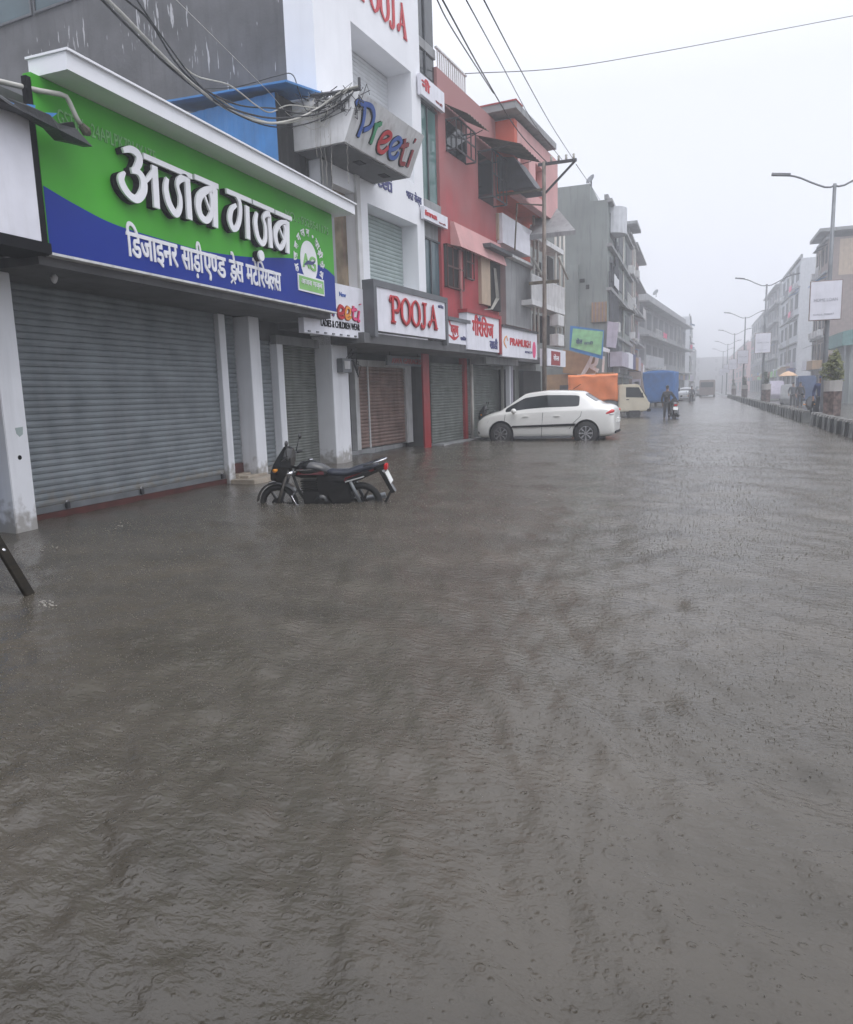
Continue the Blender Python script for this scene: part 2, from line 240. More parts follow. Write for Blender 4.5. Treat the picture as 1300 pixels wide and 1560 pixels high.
# ------------------------------------------------------------------ mesh builder
def obj(name, me, m=None, parent=None):
    o = bpy.data.objects.new(name, me); C.objects.link(o)
    if m is not None: me.materials.append(M[m] if isinstance(m, str) else m)
    if parent is not None: o.parent = parent
    return o
class MB:
    def __init__(s, xf=None): s.v = []; s.f = []; s.xf = xf
    def add(s, vs, fs):
        k = len(s.v)
        s.v += [tuple(s.xf(Vector(p))) if s.xf else tuple(p) for p in vs]; s.f += [tuple(i+k for i in f) for f in fs]; return s
    def box(s, x0, x1, y0, y1, z0, z1):
        x0, x1 = min(x0, x1), max(x0, x1); y0, y1 = min(y0, y1), max(y0, y1); z0, z1 = min(z0, z1), max(z0, z1)
        return s.add([(x0,y0,z0),(x1,y0,z0),(x1,y1,z0),(x0,y1,z0),(x0,y0,z1),(x1,y0,z1),(x1,y1,z1),(x0,y1,z1)],
              [(0,3,2,1),(4,5,6,7),(0,1,5,4),(1,2,6,5),(2,3,7,6),(3,0,4,7)])
    def hexa(s, p): return s.add(p, [(0,3,2,1),(4,5,6,7),(0,1,5,4),(1,2,6,5),(2,3,7,6),(3,0,4,7)])
    def prism(s, poly, a, b, axis='x'):     # polygon in the two other axes, extruded along axis a..b
        n = len(poly)
        mk = {'x': lambda p, t: (t, p[0], p[1]), 'y': lambda p, t: (p[0], t, p[1]), 'z': lambda p, t: (p[0], p[1], t)}[axis]
        vs = [mk(p, a) for p in poly] + [mk(p, b) for p in poly]
        return s.add(vs, [tuple(range(n-1, -1, -1)), tuple(range(n, 2*n))] + [(i, (i+1) % n, (i+1) % n+n, i+n) for i in range(n)])
    def tube(s, pts, r, n=8, caps=True, flat=None):
        pts = [Vector(p) for p in pts]; rs = r if isinstance(r, (list, tuple)) else [r]*len(pts)
        vs = []; up = None
        for i, p in enumerate(pts):
            d = (pts[min(i+1, len(pts)-1)] - pts[max(i-1, 0)]).normalized()
            if up is None: up = Vector((0, 0, 1)) if abs(d.z) < 0.9 else Vector((1, 0, 0))
            a = d.cross(up)
            if a.length < 1e-4: a = d.orthogonal()
            a.normalize(); b = a.cross(d); up = b
            for k in range(n):
                t = 2*math.pi*k/n; vs.append(p + (a*math.cos(t) + b*math.sin(t))*rs[i])
        fs = [(i*n+k, i*n+(k+1) % n, (i+1)*n+(k+1) % n, (i+1)*n+k) for i in range(len(pts)-1) for k in range(n)]
        if caps: fs += [tuple(range(n-1, -1, -1)), tuple((len(pts)-1)*n+k for k in range(n))]
        return s.add(vs, fs)
    def lathe(s, prof, c=(0, 0, 0), n=16, axis='z'):    # prof: (radius, height)
        vs = []
        for r, h in prof:
            for k in range(n):
                t = 2*math.pi*k/n; a, b = r*math.cos(t), r*math.sin(t)
                p = {'z': (a, b, h), 'y': (a, h, b), 'x': (h, a, b)}[axis]; vs.append((p[0]+c[0], p[1]+c[1], p[2]+c[2]))
        m = len(prof)
        fs = [(i*n+k, i*n+(k+1) % n, (i+1)*n+(k+1) % n, (i+1)*n+k) for i in range(m-1) for k in range(n)]
        fs += [tuple(range(n-1, -1, -1)), tuple((m-1)*n+k for k in range(n))]
        return s.add(vs, fs)
    def torus(s, c, R, r, n=28, k=8, axis='y', a0=0, a1=2*math.pi):
        full = abs(a1-a0-2*math.pi) < 1e-6; m = n if full else n+1; vs = []
        for i in range(m):
            t = a0+(a1-a0)*i/n
            for j in range(k):
                q = 2*math.pi*j/k; rad = R+r*math.cos(q); h = r*math.sin(q); a, b = rad*math.cos(t), rad*math.sin(t)
                p = {'z': (a, b, h), 'y': (a, h, b), 'x': (h, a, b)}[axis]; vs.append((p[0]+c[0], p[1]+c[1], p[2]+c[2]))
        fs = [(i*k+j, i*k+(j+1) % k, ((i+1) % m)*k+(j+1) % k, ((i+1) % m)*k+j) for i in range(n) for j in range(k)]
        return s.add(vs, fs)
    def ball(s, c, r, n=10, m=6):
        rx, ry, rz = (r, r, r) if not isinstance(r, (tuple, list)) else r
        vs = [(c[0], c[1], c[2]-rz)]
        for i in range(1, m):
            t = math.pi*i/m
            for k in range(n):
                q = 2*math.pi*k/n; vs.append((c[0]+rx*math.sin(t)*math.cos(q), c[1]+ry*math.sin(t)*math.sin(q), c[2]-rz*math.cos(t)))
        vs.append((c[0], c[1], c[2]+rz)); L = len(vs)-1
        fs = [(0, 1+(k+1) % n, 1+k) for k in range(n)] + [(L, 1+(m-2)*n+k, 1+(m-2)*n+(k+1) % n) for k in range(n)]
        fs += [(1+i*n+k, 1+i*n+(k+1) % n, 1+(i+1)*n+(k+1) % n, 1+(i+1)*n+k) for i in range(m-2) for k in range(n)]
        return s.add(vs, fs)
    def wall(s, a0, a1, z0, z1, o0, o1, holes=()):
        ys = sorted({a0, a1, *[h[0] for h in holes], *[h[1] for h in holes]}); zs = sorted({z0, z1, *[h[2] for h in holes], *[h[3] for h in holes]})
        for i in range(len(ys)-1):
            run = None
            for j in range(len(zs)-1):
                cy_, cz_ = (ys[i]+ys[i+1])/2, (zs[j]+zs[j+1])/2
                solid = not any(h[0] < cy_ < h[1] and h[2] < cz_ < h[3] for h in holes) and a0 < cy_ < a1 and z0 < cz_ < z1
                if solid and run is None: run = zs[j]
                if not solid and run is not None: s.box(o0, o1, ys[i], ys[i+1], run, zs[j]); run = None
            if run is not None: s.box(o0, o1, ys[i], ys[i+1], run, zs[-1])
        return s
    def slats(s, a0, a1, z0, z1, o, pitch=0.085, depth=0.014):       # roller shutter curtain
        n = max(2, int((z1-z0)/pitch)); p = (z1-z0)/n; prof = []
        for i in range(n):
            for t, d in ((0.0, -1), (0.12, 0.3), (0.5, 1.0), (0.88, 0.3)): prof.append((z0+(i+t)*p, o+d*depth))
        prof.append((z1, o)); k = len(prof)
        vs = [(d, a0, z) for z, d in prof] + [(d, a1, z) for z, d in prof] 
        return s.add(vs, [(i, i+k, i+k+1, i+1) for i in range(k-1)])
    def corr(s, p0, pu, pv, n=14, amp=0.025):      # corrugated sheet: corner p0, ribs across pu, length pv
        p0, pu, pv = Vector(p0), Vector(pu), Vector(pv); nn = pu.cross(pv).normalized(); vs = []
        for i in range(n*4+1):
            q = p0 + pu*(i/(n*4)) + nn*(amp*math.sin(i*math.pi/2)); vs += [q, q+pv]
        return s.add(vs, [(2*i, 2*i+2, 2*i+3, 2*i+1) for i in range(n*4)])
    def build(s, name, m, parent=None, smooth=False, bevel=0.0):
        me = bpy.data.meshes.new(name); me.from_pydata(s.v, [], s.f); me.validate()
        bm = bmesh.new(); bm.from_mesh(me)
        if bevel > 0:
            bmesh.ops.remove_doubles(bm, verts=bm.verts, dist=1e-5)
            ed = [e for e in bm.edges if len(e.link_faces) == 2 and e.calc_face_angle(0) > 0.6]
            bmesh.ops.bevel(bm, geom=ed, offset=bevel, segments=2, affect='EDGES', clamp_overlap=True)
        bmesh.ops.recalc_face_normals(bm, faces=bm.faces); bm.to_mesh(me); bm.free()
        if smooth: me.polygons.foreach_set('use_smooth', [True]*len(me.polygons))
        return obj(name, me, m, parent)
def tag(o, label, cat, group=None, kind=None):
    if label: o['label'] = label
    if cat: o['category'] = cat
    if group: o['group'] = group
    if kind: o['kind'] = kind
    return o
def thing(name, label, cat, loc=(0, 0, 0), rz=0.0, group=None):
    o = bpy.data.objects.new(name, None); C.objects.link(o); o.location = loc; o.rotation_euler = (0, 0, rz); o.empty_display_size = 0.2
    return tag(o, label, cat, group)
def fthing(fr, name, label, cat, out=0, along=0, z=0, group=None):
    return thing(name, label, cat, fr.w(out, along, z), -fr.ang, group)
def dup(root, loc, rz, label=None, group=None):
    r = root.copy(); C.objects.link(r); r.location = loc; r.rotation_euler = (0, 0, rz)
    if label: r['label'] = label
    if group: r['group'] = group
    for ch in list(root.children):
        c = ch.copy(); C.objects.link(c); c.parent = r
        for g in list(ch.children):
            d = g.copy(); C.objects.link(d); d.parent = c
    return r
# lettering ------------------------------------------------------------------
SIDE = lambda p: Vector((p.z, p.x, p.y))          # text plane -> facade (reads along +y, faces +x)
FRONT = lambda p: Vector((p.x, -p.z, p.y))        # text plane -> faces -y
def glyphs(body, bold=0.0, extrude=0.0, cut=None):
    c = bpy.data.curves.new('lettering', 'FONT'); c.body = body; c.size = 1; c.offset = bold; c.extrude = extrude; c.resolution_u = 5
    o = bpy.data.objects.new('lettering', c); C.objects.link(o); bpy.context.view_layer.update()
    me = o.to_mesh(); v = [tuple(p.co) for p in me.vertices]; f = [tuple(p.vertices) for p in me.polygons]
    o.to_mesh_clear(); bpy.data.objects.remove(o); bpy.data.curves.remove(c)
    return v, f
def text(mb, body, x0, x1, y0, h, side, depth=0.0, bold=0.02, thick=0.012, shear=0.0, rot=0.0, drop=None):
    v, f = glyphs(body, 0.0, 0.5)
    xs = [p[0] for p in v]; ax, bx = min(xs), max(xs); k = (x1-x0)/max(1e-6, bx-ax)
    for j, (dx, dy) in enumerate(((-1, -.5), (1, .5), (0, 0), (-.6, .6), (.6, -.6))):      # passes of the brush, each a hair above the last
        out = []
        for p in v:
            X, Y = x0+(p[0]-ax+dx*bold)*k, y0+(p[1]+dy*bold)*h
            out.append(side(Vector((X+shear*(Y-y0), Y, depth+(p[2]+0.5)*thick+j*.0012))))
        mb.add(out, f)
    return mb
def smooth_path(pts, n=6):
    if len(pts) < 3: return [Vector(p) for p in pts]
    P = [Vector(p) for p in pts]; P = [P[0]*2-P[1]] + P + [P[-1]*2-P[-2]]; out = []
    for i in range(1, len(P)-2):
        for k in range(n):
            t = k/n; a, b, c, d = P[i-1:i+3]
            out.append(0.5*((2*b)+(c-a)*t+(2*a-5*b+4*c-d)*t*t+(3*b-a-3*c+d)*t**3))
    out.append(P[-2]); return out
def ribbon(mb, pts, w, side, depth=0.0, thick=0.02, n=6, sm=True, ang=None):
    """flat stroke: pts are (x, y) or (x, y, width); ang = broad-nib direction for calligraphic strokes"""
    q = [(p[0], p[1], p[2] if len(p) > 2 else w) for p in pts]
    P = smooth_path(q, n) if sm and len(q) > 2 else [Vector(p) for p in q]
    vs = []; m = len(P); depth += .0013*(getattr(mb, 'lift', 0) % 12)
    for i, p in enumerate(P):
        d = P[min(i+1, m-1)] - P[max(i-1, 0)]; d = Vector((d.x, d.y)); d = d.normalized() if d.length > 1e-9 else Vector((1, 0))
        nrm = Vector((-d.y, d.x)) if ang is None else Vector((math.cos(ang), math.sin(ang)))
        for sgn in (1, -1):
            for z in (depth, depth+thick): vs.append(side(Vector((p.x+nrm.x*sgn*p.z/2, p.y+nrm.y*sgn*p.z/2, z))))
    fs = []
    for i in range(m-1):
        a, b = 4*i, 4*i+4
        fs += [(a+1, b+1, b+3, a+3), (a, a+2, b+2, b), (a, b, b+1, a+1), (a+2, a+3, b+3, b+2)]
    fs += [(0, 1, 3, 2), (4*m-4, 4*m-2, 4*m-1, 4*m-3)]
    mb.lift = getattr(mb, 'lift', 0)+1; mb.add(vs, fs); return mb
# ================================================================== GROUND AND WATER
def sheet(name, x0, x1, y0, y1, z, m):
    o = MB().add([(x0, y0, z), (x1, y0, z), (x1, y1, z), (x0, y1, z)], [(0, 1, 2, 3)]).build(name, m); return tag(o, None, None, kind='structure')
sheet('ground', -900, 900, -300, 1400, -0.32, 'asphalt')
_rg = np.random.default_rng(3); WAVES = []
for k in range(70):                         # wind and current wavelets
    lam = 0.10*1.052**k; th = 0.55 + _rg.normal(0, 0.55); WAVES.append((k, lam, math.cos(th)*6.283/lam, math.sin(th)*6.283/lam, _rg.uniform(0, 6.28), 0.0038*lam**0.8*(1.35 if .15 < lam < 1.0 else .7)))
def wave(X, Y, r):
    Z = np.zeros_like(X)
    for k, lam, kx, ky, ph, amp in WAVES:
        fade = np.clip(1.6 - r*0.011*3.2/lam, 0, 1); env = 0.55 + 0.45*np.sin(X*(0.5+0.13*(k % 7)) + Y*(0.35+0.11*(k % 5)) + ph*2)
        w_ = kx*X + ky*Y + ph + 0.7*np.sin(Y*1.1+ph); Z += amp*fade*env*(np.sin(w_) + 0.35*np.sin(2*w_+0.6))
    return Z
def water():
    rs = [0.25]
    while rs[-1] < 1300: rs.append(rs[-1]*1.0105 + 0.004)
    R = np.array(rs); a = np.concatenate([np.linspace(-1.15, 0.62, 470), np.linspace(0.64, 5.1, 90)])
    rr, aa = np.meshgrid(R, a, indexing='ij'); X = np.sin(aa)*rr; Y = np.cos(aa)*rr
    Z = wave(X, Y, rr)
    n, m = X.shape
    v = np.stack([X, Y, Z], -1).reshape(-1, 3)
    i = np.arange((n-1)*m).reshape(n-1, m); j = np.roll(np.arange(m), -1)
    q = np.stack([i, i+m, (i[:, 0:1]+m+j[None, :]), (i[:, 0:1]+j[None, :])], -1).reshape(-1, 4)
    me = bpy.data.meshes.new('water'); me.vertices.add(len(v)); me.vertices.foreach_set('co', v.ravel())
    me.loops.add(q.size); me.loops.foreach_set('vertex_index', q.ravel().astype(np.int32))
    me.polygons.add(len(q)); me.polygons.foreach_set('loop_start', np.arange(0, q.size, 4, dtype=np.int32))
    me.polygons.foreach_set('use_smooth', np.ones(len(q), bool)); me.update(calc_edges=True); me.flip_normals()
    tag(obj('water', me, 'water'), None, None, kind='structure')
    MB().lathe([(0.26, -0.001), (0.26, -0.004)], n=40)
water()
def splashes():
    mb = MB(); rg = random.Random(11)
    g = np.random.default_rng(11)
    def batch(n, r0, r1, h0, h1, w0, w1):      # little cups of water thrown up where drops land
        r = np.sqrt(g.uniform(r0*r0, r1*r1, n)); a = np.radians(g.uniform(-66, 16, n)); x, y = np.sin(a)*r, np.cos(a)*r
        k = (x > -7.3+0.02*y) & (x < 4.0); x, y, r = x[k], y[k], r[k]; n = len(x); zw = wave(x, y, r); h = g.uniform(h0, h1, n)*g.uniform(.4, 1, n); w_ = g.uniform(w0, w1, n); t0 = g.uniform(0, 6.28, n)
        vs = np.zeros((n, 10, 3))
        for j in range(5):
            t = t0+j*1.2566; vs[:, j] = np.stack([x+np.cos(t)*w_*.7, y+np.sin(t)*w_*.7, zw-.003], -1); vs[:, 5+j] = np.stack([x+np.cos(t+.3)*w_*1.15, y+np.sin(t+.3)*w_*1.15, zw+h*g.uniform(.25, 1, n)], -1)
        base = len(mb.v); mb.v += list(map(tuple, vs.reshape(-1, 3).tolist()))
        f = np.array([(j, (j+1) % 5, 5+(j+1) % 5, 5+j) for j in range(5)]); mb.f += list(map(tuple, (base + np.arange(n)[:, None, None]*10 + f[None]).reshape(-1, 4).tolist()))
    batch(700, 1.3, 3.2, .002, .006, .0008, .002); batch(15000, 3.0, 7.5, .003, .010, .0012, .003); batch(40000, 7, 16, .004, .013, .0018, .0045); batch(42000, 15, 34, .008, .020, .003, .008)
    def foam(px0, py0, px1, py1, n, sp):
        for k in range(n):
            t = rg.random(); p = gz(px0+(px1-px0)*t+rg.gauss(0, sp*1.5), py0+(py1-py0)*t+rg.gauss(0, sp))
            mb.ball((p.x, p.y, 0.0), (rg.uniform(.004, .014), rg.uniform(.004, .014), rg.uniform(.003, .008)), 6, 4)
    foam(60, 835, 190, 800, 90, 3); foam(60, 917, 85, 922, 22, 3); foam(655, 700, 740, 690, 60, 2); foam(600, 700, 700, 690, 50, 2); foam(750, 672, 935, 672, 60, 1.0); foam(395, 765, 600, 762, 40, 1.5)
    foam(620, 790, 900, 735, 60, 18); foam(880, 720, 1180, 760, 40, 14)
    tag(mb.build('rain_splashes', 'splash', smooth=True), 'tiny rain splashes and foam flecks scattered over the flood water', 'splashes', kind='stuff')
splashes()

# ================================================================== LEFT ROW: NEAR SHOP
FB = Frame((-8.3, 0), 0)
FC = Frame((-7.85, 15.4), 5.5)
def mbo(a0): return MB(lambda p: Vector((p.x, p.y-a0, p.z)))
A0 = 6.64
shop = fthing(FB, 'shop_building', 'low grey shop with wide steel roller shutter under the green and blue sign', 'building', 0, A0, 0)
p2a, p2b = FB.at(376, 478, 0.3)[0], FB.at(409, 720, 0.3)[0]
e0 = 11.72; 
s2b0, s2b1 = FB.at(397, 600, 0)[0], FB.at(421, 600, 0)[0]
b = mbo(A0); b.box(-7, -0.25, A0, 13.25, -0.31, 3.12); b.box(-7, 1.05, A0, 13.9, 3.22, 5.0); b.build('wall', 'grey_plaster', shop)
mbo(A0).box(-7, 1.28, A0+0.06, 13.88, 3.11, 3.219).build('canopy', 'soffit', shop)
col = mbo(A0).box(-0.2, 0.56, A0-0.02, 6.94, -0.31, 3.108).build('column', 'white_paint', shop, bevel=0.008)
h = FB.at(30, 697, 0.56); MB(lambda p: Vector((p.x, p.y-A0, p.z))).lathe([(0.028, 0.555), (0.028, 0.564)], (0, h[0], h[1]), 12, 'x').build('hole', 'black', col)
h = FB.at(29, 658, 0.56); mbo(A0).prism([(h[0]-.05, h[1]+.05), (h[0]+.06, h[1]+.06), (h[0]+.05, h[1]-.03), (h[0]+.0, h[1]-.06), (h[0]-.04, h[1]-.02)], 0.556, 0.563).build('torn_sticker', 'shutter_grey', col)
mbo(A0).slats(6.95, e0-0.005, 0.085, 3.12, 0.0, 0.088, 0.009).build('roller_shutter', 'shutter_steel', shop)
mbo(A0).box(-0.01, 0.022, 6.96, e0-.01, 0.087, 0.17).build('bottom_rail', 'grey_metal', shop, bevel=.004)
for y_ in (7.9, 9.4, 11.55):
    k_ = mbo(A0).box(0.022, 0.06, y_, y_+.07, 0.10, 0.19).build('lock', 'dark_metal', shop, bevel=.008); mbo(A0).torus((0.04, y_+.035, 0.19), .026, .006, 14, 6, 'x').build('shackle', 'chrome', k_, True)
mbo(A0).box(-0.2, 0.03, 6.945, e0, -0.31, 0.084).build('threshold', 'red_oxide', shop)
mbo(A0).box(-0.2, 0.10, e0, e0+0.2, -0.31, 3.10).build('shutter_post', 'white_paint', shop, bevel=0.006)
zsh = FB.at(386, 702, 0)[1]
mbo(A0).slats(e0+0.2, p2a, zsh, 3.12, -0.02, 0.088, 0.009).build('roller_shutter', 'shutter_steel', shop)
mbo(A0).box(-0.2, 0.0, e0+0.202, p2a-0.002, zsh-0.19, zsh).build('threshold', 'red_oxide', shop)
b = mbo(A0); b.box(-0.2, 0.16, e0+0.201, p2a-0.001, -0.31, zsh-0.19); b.box(0.1, 0.62, e0+0.02, p2b+0.05, -0.31, 0.06); b.box(0.16, 0.34, e0+0.25, p2b-0.1, 0.06, 0.11)
b.build('step', 'tile_cream', shop, bevel=0.008)
mbo(A0).box(-0.2, 0.3, p2b-0.36, p2b, -0.31, 3.10).build('column', 'white_paint', shop, bevel=0.008)
# fallen bracket lamp under the canopy
q = FB.at(90, 402, 1.0); mbo(A0).lathe([(0.012, 3.0), (0.03, 3.02), (0.045, 3.07), (0.02, 3.11)], (0.9, q[0], 0), 10).build('bulb_holder', 'dirty_white', shop, True)

# sewing-shop bay between the green-signed shop and the white block
bay = fthing(FB, 'shop_building', 'narrow shop bay with dark ribbed shutter behind the parked motorcycle', 'building', 0, 13.3, 0)
A1 = 13.3
zt3 = 2.72
xA, xB = FB.at(426, 640, 0.1)[0], FB.at(505, 640, 0.1)[0]
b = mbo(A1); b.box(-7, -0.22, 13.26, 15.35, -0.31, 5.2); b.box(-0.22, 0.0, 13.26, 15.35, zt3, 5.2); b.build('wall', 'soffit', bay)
mbo(A1).slats(p2b+0.005, s2b1+0.1, -0.12, zt3+0.3, -0.03, 0.088, 0.009).build('roller_shutter', 'shutter_steel', bay)
mbo(A1).box(-0.19, 0.04, s2b1+0.1, s2b1+0.14, -0.31, zt3).build('edge_strip', 'red_oxide', bay)
mbo(A1).box(-0.19, 0.14, s2b1+0.14, xA, -0.31, zt3-0.01).build('shutter_post', 'white_paint', bay, bevel=0.006)
mbo(A1).slats(xA, xB, -0.15, zt3, 0.02, 0.06, 0.012).build('roller_shutter', 'shutter_dark', bay)
mbo(A1).box(0.0, 0.9, 13.95, 15.3, 2.98, 3.1).build('canopy', 'soffit', bay)
b = mbo(A1); b.box(0.02, 0.16, xA-.05, xB+.1, zt3-.06, zt3+.12); b.build('shutter_box', 'concrete', bay)

# ---- green and blue sign
sg = fthing(FB, 'shop_sign', 'big green and blue shop sign with raised white Hindi letters', 'sign', 1.4, A0, 3.24)
gs = lambda: MB(lambda p: Vector((p.x-1.4, p.y-A0, p.z-3.24)))
S0, S1, Z0, Z1 = 6.75, 13.9, 3.24, 5.12
gs().box(1.285, 1.40, S0, S1, Z0, Z1).build('panel', 'sign_green', sg)
sw = [FB.at(x, y, 1.404) for x, y in ((72, 284.5), (114, 311), (173, 341), (242, 363), (311, 382), (381, 391.5), (450, 394), (491, 406), (511, 421))]
sw = [(S0+0.01, sw[0][1])] + sw[1:-1] + [(S1-0.002, sw[-1][1])]
P = [tuple(p) for p in smooth_path(sw, 6)]
gs().prism(P + [(S1-0.002, Z0+0.002), (S0+0.01, Z0+0.002)], 1.4005, 1.406).build('swoosh', 'sign_blue', sg)
b = gs(); b.box(1.27, 1.412, S0-0.015, S1+0.01, Z0-0.03, Z0-0.001); b.build('bottom_edge', 'dirty_white', sg)
gs().box(1.34, 1.41, S0-0.08, S0-0.016, Z0-0.05, Z1-.06).build('side_frame', 'black', sg)
b = gs(); hi = FB.end(43, 100, S0+.12)[0]; b.box(hi, 1.8, S0+0.12, 14.15, 5.125, 5.31); b.box(hi-.02, 1.84, S0+0.10, 14.17, 5.31, 5.335)
b.build('hood', 'white_facade', sg)
# raised headline, one stroke after another
zp = lambda x, y: FB.at(150+x/4.1935, 200+y/4.1935, 1.5)
def stroke(mb, pts, w, **k): ribbon(mb, [(*zp(p[0], p[1]), p[2]*w if len(p) > 2 else w) for p in pts], w, SIDE, k.pop('depth', 1.47), k.pop('thick', 0.045), **k)
LET = [  # (points, width in metres)
 ([(148,122,.7),(195,116,1),(240,145,1.3),(252,190,1.3),(232,236,1.0),(205,258,.7)], .12),
 ([(200,250,.8),(245,262,1.0),(278,318,1.35),(276,385,1.4),(240,432,1.2),(195,415,1.1),(150,355,1.3),(135,300,1.2),(158,262,.4)], .12),
 ([(286,330,.6),(318,288,.9),(345,250,.9)], .10),
 ([(347,222),(363,492)], .155),
 ([(428,300,.7),(420,370,1.1),(440,460,1.25),(483,528,1.1),(510,495,.9),(512,425,.8),(494,350,.7),(505,312,1.0),(540,298,1.1),(560,320,1.0)], .125),
 ([(556,300),(573,565)], .15),
 ([(742,372,.6),(690,372,1.0),(640,410,1.3),(626,470,1.35),(642,540,1.2),(680,570,1.0),(710,530,1.0),(716,450,.9),(702,388,.8)], .13),
 ([(668,415),(700,505)], .055),
 ([(732,368),(737,615)], .155),
 ([(870,412,.7),(892,460,.9),(893,545,1.0),(876,610,1.0),(848,622,1.0),(828,565,1.2),(838,500,1.0),(868,472,.6)], .125),
 ([(938,478),(945,690)], .15),
 ([(1000,520,.7),(990,585,1.2),(1006,675,1.2),(1035,718,1.0),(1055,690,.9),(1054,610,.8),(1042,555,.8),(1062,528,1.0),(1084,535,1.0)], .125),
 ([(1082,530),(1096,745)], .15),
 ([(1195,578,.6),(1152,588,1.0),(1124,640,1.3),(1130,710,1.2),(1155,745,1.0),(1180,708,1.0),(1188,640,.9),(1180,598,.8)], .125),
 ([(1148,618),(1176,692)], .055),
 ([(1200,575),(1202,780)], .15)]
BARS = [((276,157),(588,292)), ((602,290),(755,355)), ((806,380),(966,448)), ((975,452),(1112,512)), ((1118,516),(1224,562))]
bk, lt = gs(), gs()
def both(pts, w, **k):
    stroke(bk, pts, w*.80, depth=1.408, thick=0.072, **k); stroke(lt, pts, w*.72, depth=1.50, thick=0.03, **k)
for pts, w_ in LET: both(pts, w_, n=7)
for a_, c_ in BARS: both([a_, c_], 0.10, sm=False)
d0 = zp(1034, 795)
for mb_, o_, t_ in ((bk, 1.408, .065), (lt, 1.50, .03)): mb_.prism([(d0[0]+.085*math.cos(t), d0[1]+.085*math.sin(t)) for t in np.linspace(0, 6.28, 16, endpoint=False)], o_, o_+t_)
lt.build('headline', 'letter_white', sg); bk.build('headline_returns', 'black', sg)
# second line, word by word
sub = gs(); GZ = 1.407
def word(body, xa, xb, y0z, h, bold=0.028): text(sub, body, zp2(xa), zp2(xb), y0z, h, SIDE, 1.407, bold, 0.008)
zp2 = lambda x: FB.at(150+x/4.1935, 200+(720+(x-190)*0.262)/4.1935, 1.41)[0]
bl = FB.at(150+205/4.1935, 200+798/4.1935, 1.41)[1]; br_ = FB.at(150+1160/4.1935, 200+1030/4.1935, 1.41)[1]
bz = (bl+br_)/2+0.02; hh = 0.47
word('ि\u200cडजाइनर', 183, 505, bz, hh); word('साड़ी', 532, 668, bz, hh); word('ए', 672, 722, bz, hh)
def half(body, keep, xa, xb):           # half letter: the consonant without its stem
    v, f = glyphs(body, 0.028, 0.5); bm = bmesh.new(); vs = [bm.verts.new(p) for p in v]
    for q in f:
        try: bm.faces.new([vs[i] for i in q])
        except ValueError: pass
    mx_ = max(p[0] for p in v); bmesh.ops.bisect_plane(bm, geom=bm.verts[:]+bm.edges[:]+bm.faces[:], plane_co=(mx_*keep, 0, 0), plane_no=(1, 0, 0), clear_outer=True)
    bm.verts.index_update(); v = [tuple(p.co) for p in bm.verts]; f = [tuple(p.index for p in q.verts) for q in bm.faces]; bm.free()
    x0, x1 = min(p[0] for p in v), max(p[0] for p in v); k = (zp2(xb)-zp2(xa))/(x1-x0)
    sub.add([SIDE(Vector((zp2(xa)+(p[0]-x0)*k, bz+p[1]*hh, 1.407+(p[2]+.5)*.008))) for p in v], f)
half('ण', 0.66, 716, 762); word('ड', 758, 813, bz, hh)
word('डे', 840, 882, bz, hh); word('स', 876, 926, bz, hh)
dx = zp2(857); ribbon(sub, [(dx-.06, bz-.055), (dx, bz+.005), (dx+.06, bz-.055)], .03, SIDE, 1.407, .008, sm=False)
word('मटेि\u200cरय', 946, 1096, bz, hh); half('ल', 0.70, 1088, 1126); word('स', 1122, 1166, bz, hh)
sub.build('subtitle', 'letter_white', sg)
b = gs(); a_, c_ = FB.at(85, 150, 1.41), FB.at(236, 226, 1.41)
text(b, 'GSTIN : 24APLPK7916K1ZF', a_[0], c_[0], 4.70, 0.22, SIDE, 1.401, 0.012, 0.006); b.build('registration_text', 'letter_pale', sg); b = gs()
a_, c_ = FB.at(434, 312, 1.41), FB.at(500, 345, 1.41)
text(b, 'MO. : 9328541175', a_[0], c_[0], 4.69, 0.20, SIDE, 1.401, 0.012, 0.006); b.build('lettering', 'letter_pale', sg)
# round emblem
lc, lz = FB.at(471, 398, 1.41); lr = 0.36
disc = gs().prism([(lc+lr*0.92*math.cos(t), lz+lr*1.02*math.sin(t)) for t in np.linspace(0, 6.283, 36, endpoint=False)], 1.4075, 1.412).build('emblem', 'letter_white', sg)
b = gs(); text(b, 'A', lc-.25, lc-.01, lz-.13, 0.36, SIDE, 1.413, 0.03, .006); text(b, 'G', lc+.0, lc+.24, lz-.15, 0.36, SIDE, 1.413, 0.03, .006); b.build('monogram', 'band_green', disc)
b = gs(); ribbon(b, [(lc-.22, lz-.09, .02), (lc-.05, lz-.03, .07), (lc+.1, lz-.02, .06), (lc+.22, lz+.03, .02)], .05, SIDE, 1.420, .005); b.build('swish', 'letter_navy', disc)
b = gs(); arc = ['अ', 'ज', 'ब', 'ग', 'ज', 'ब', '•', 'सा', 'ड़ी', 'से', 'ल']
for i, ch in enumerate(arc):
    t = math.radians(200 - i*22); v, f = glyphs(ch, .03, .5); x0, x1 = min(p[0] for p in v), max(p[0] for p in v); ca, sa = math.cos(t-math.pi/2), math.sin(t-math.pi/2)
    b.add([SIDE(Vector((lc+.44*math.cos(t)+ca*(p[0]-(x0+x1)/2)*.19-sa*p[1]*.19, lz+.45*math.sin(t)+sa*(p[0]-(x0+x1)/2)*.19+ca*p[1]*.19, 1.408+(p[2]+.5)*.006))) for p in v], f)
b.build('ring_text', 'letter_white', disc)
b0, b1 = FB.at(453, 416, 1.41), FB.at(494, 452, 1.41)
zb1 = (FB.at(453, 416, 1.41)[1]+FB.at(493, 427, 1.41)[1])/2; zb0 = (FB.at(454, 441, 1.41)[1]+FB.at(494, 452, 1.41)[1])/2
gs().box(1.4075, 1.424, b0[0], b1[0], zb0, zb1).build('emblem_border', 'letter_white', disc)
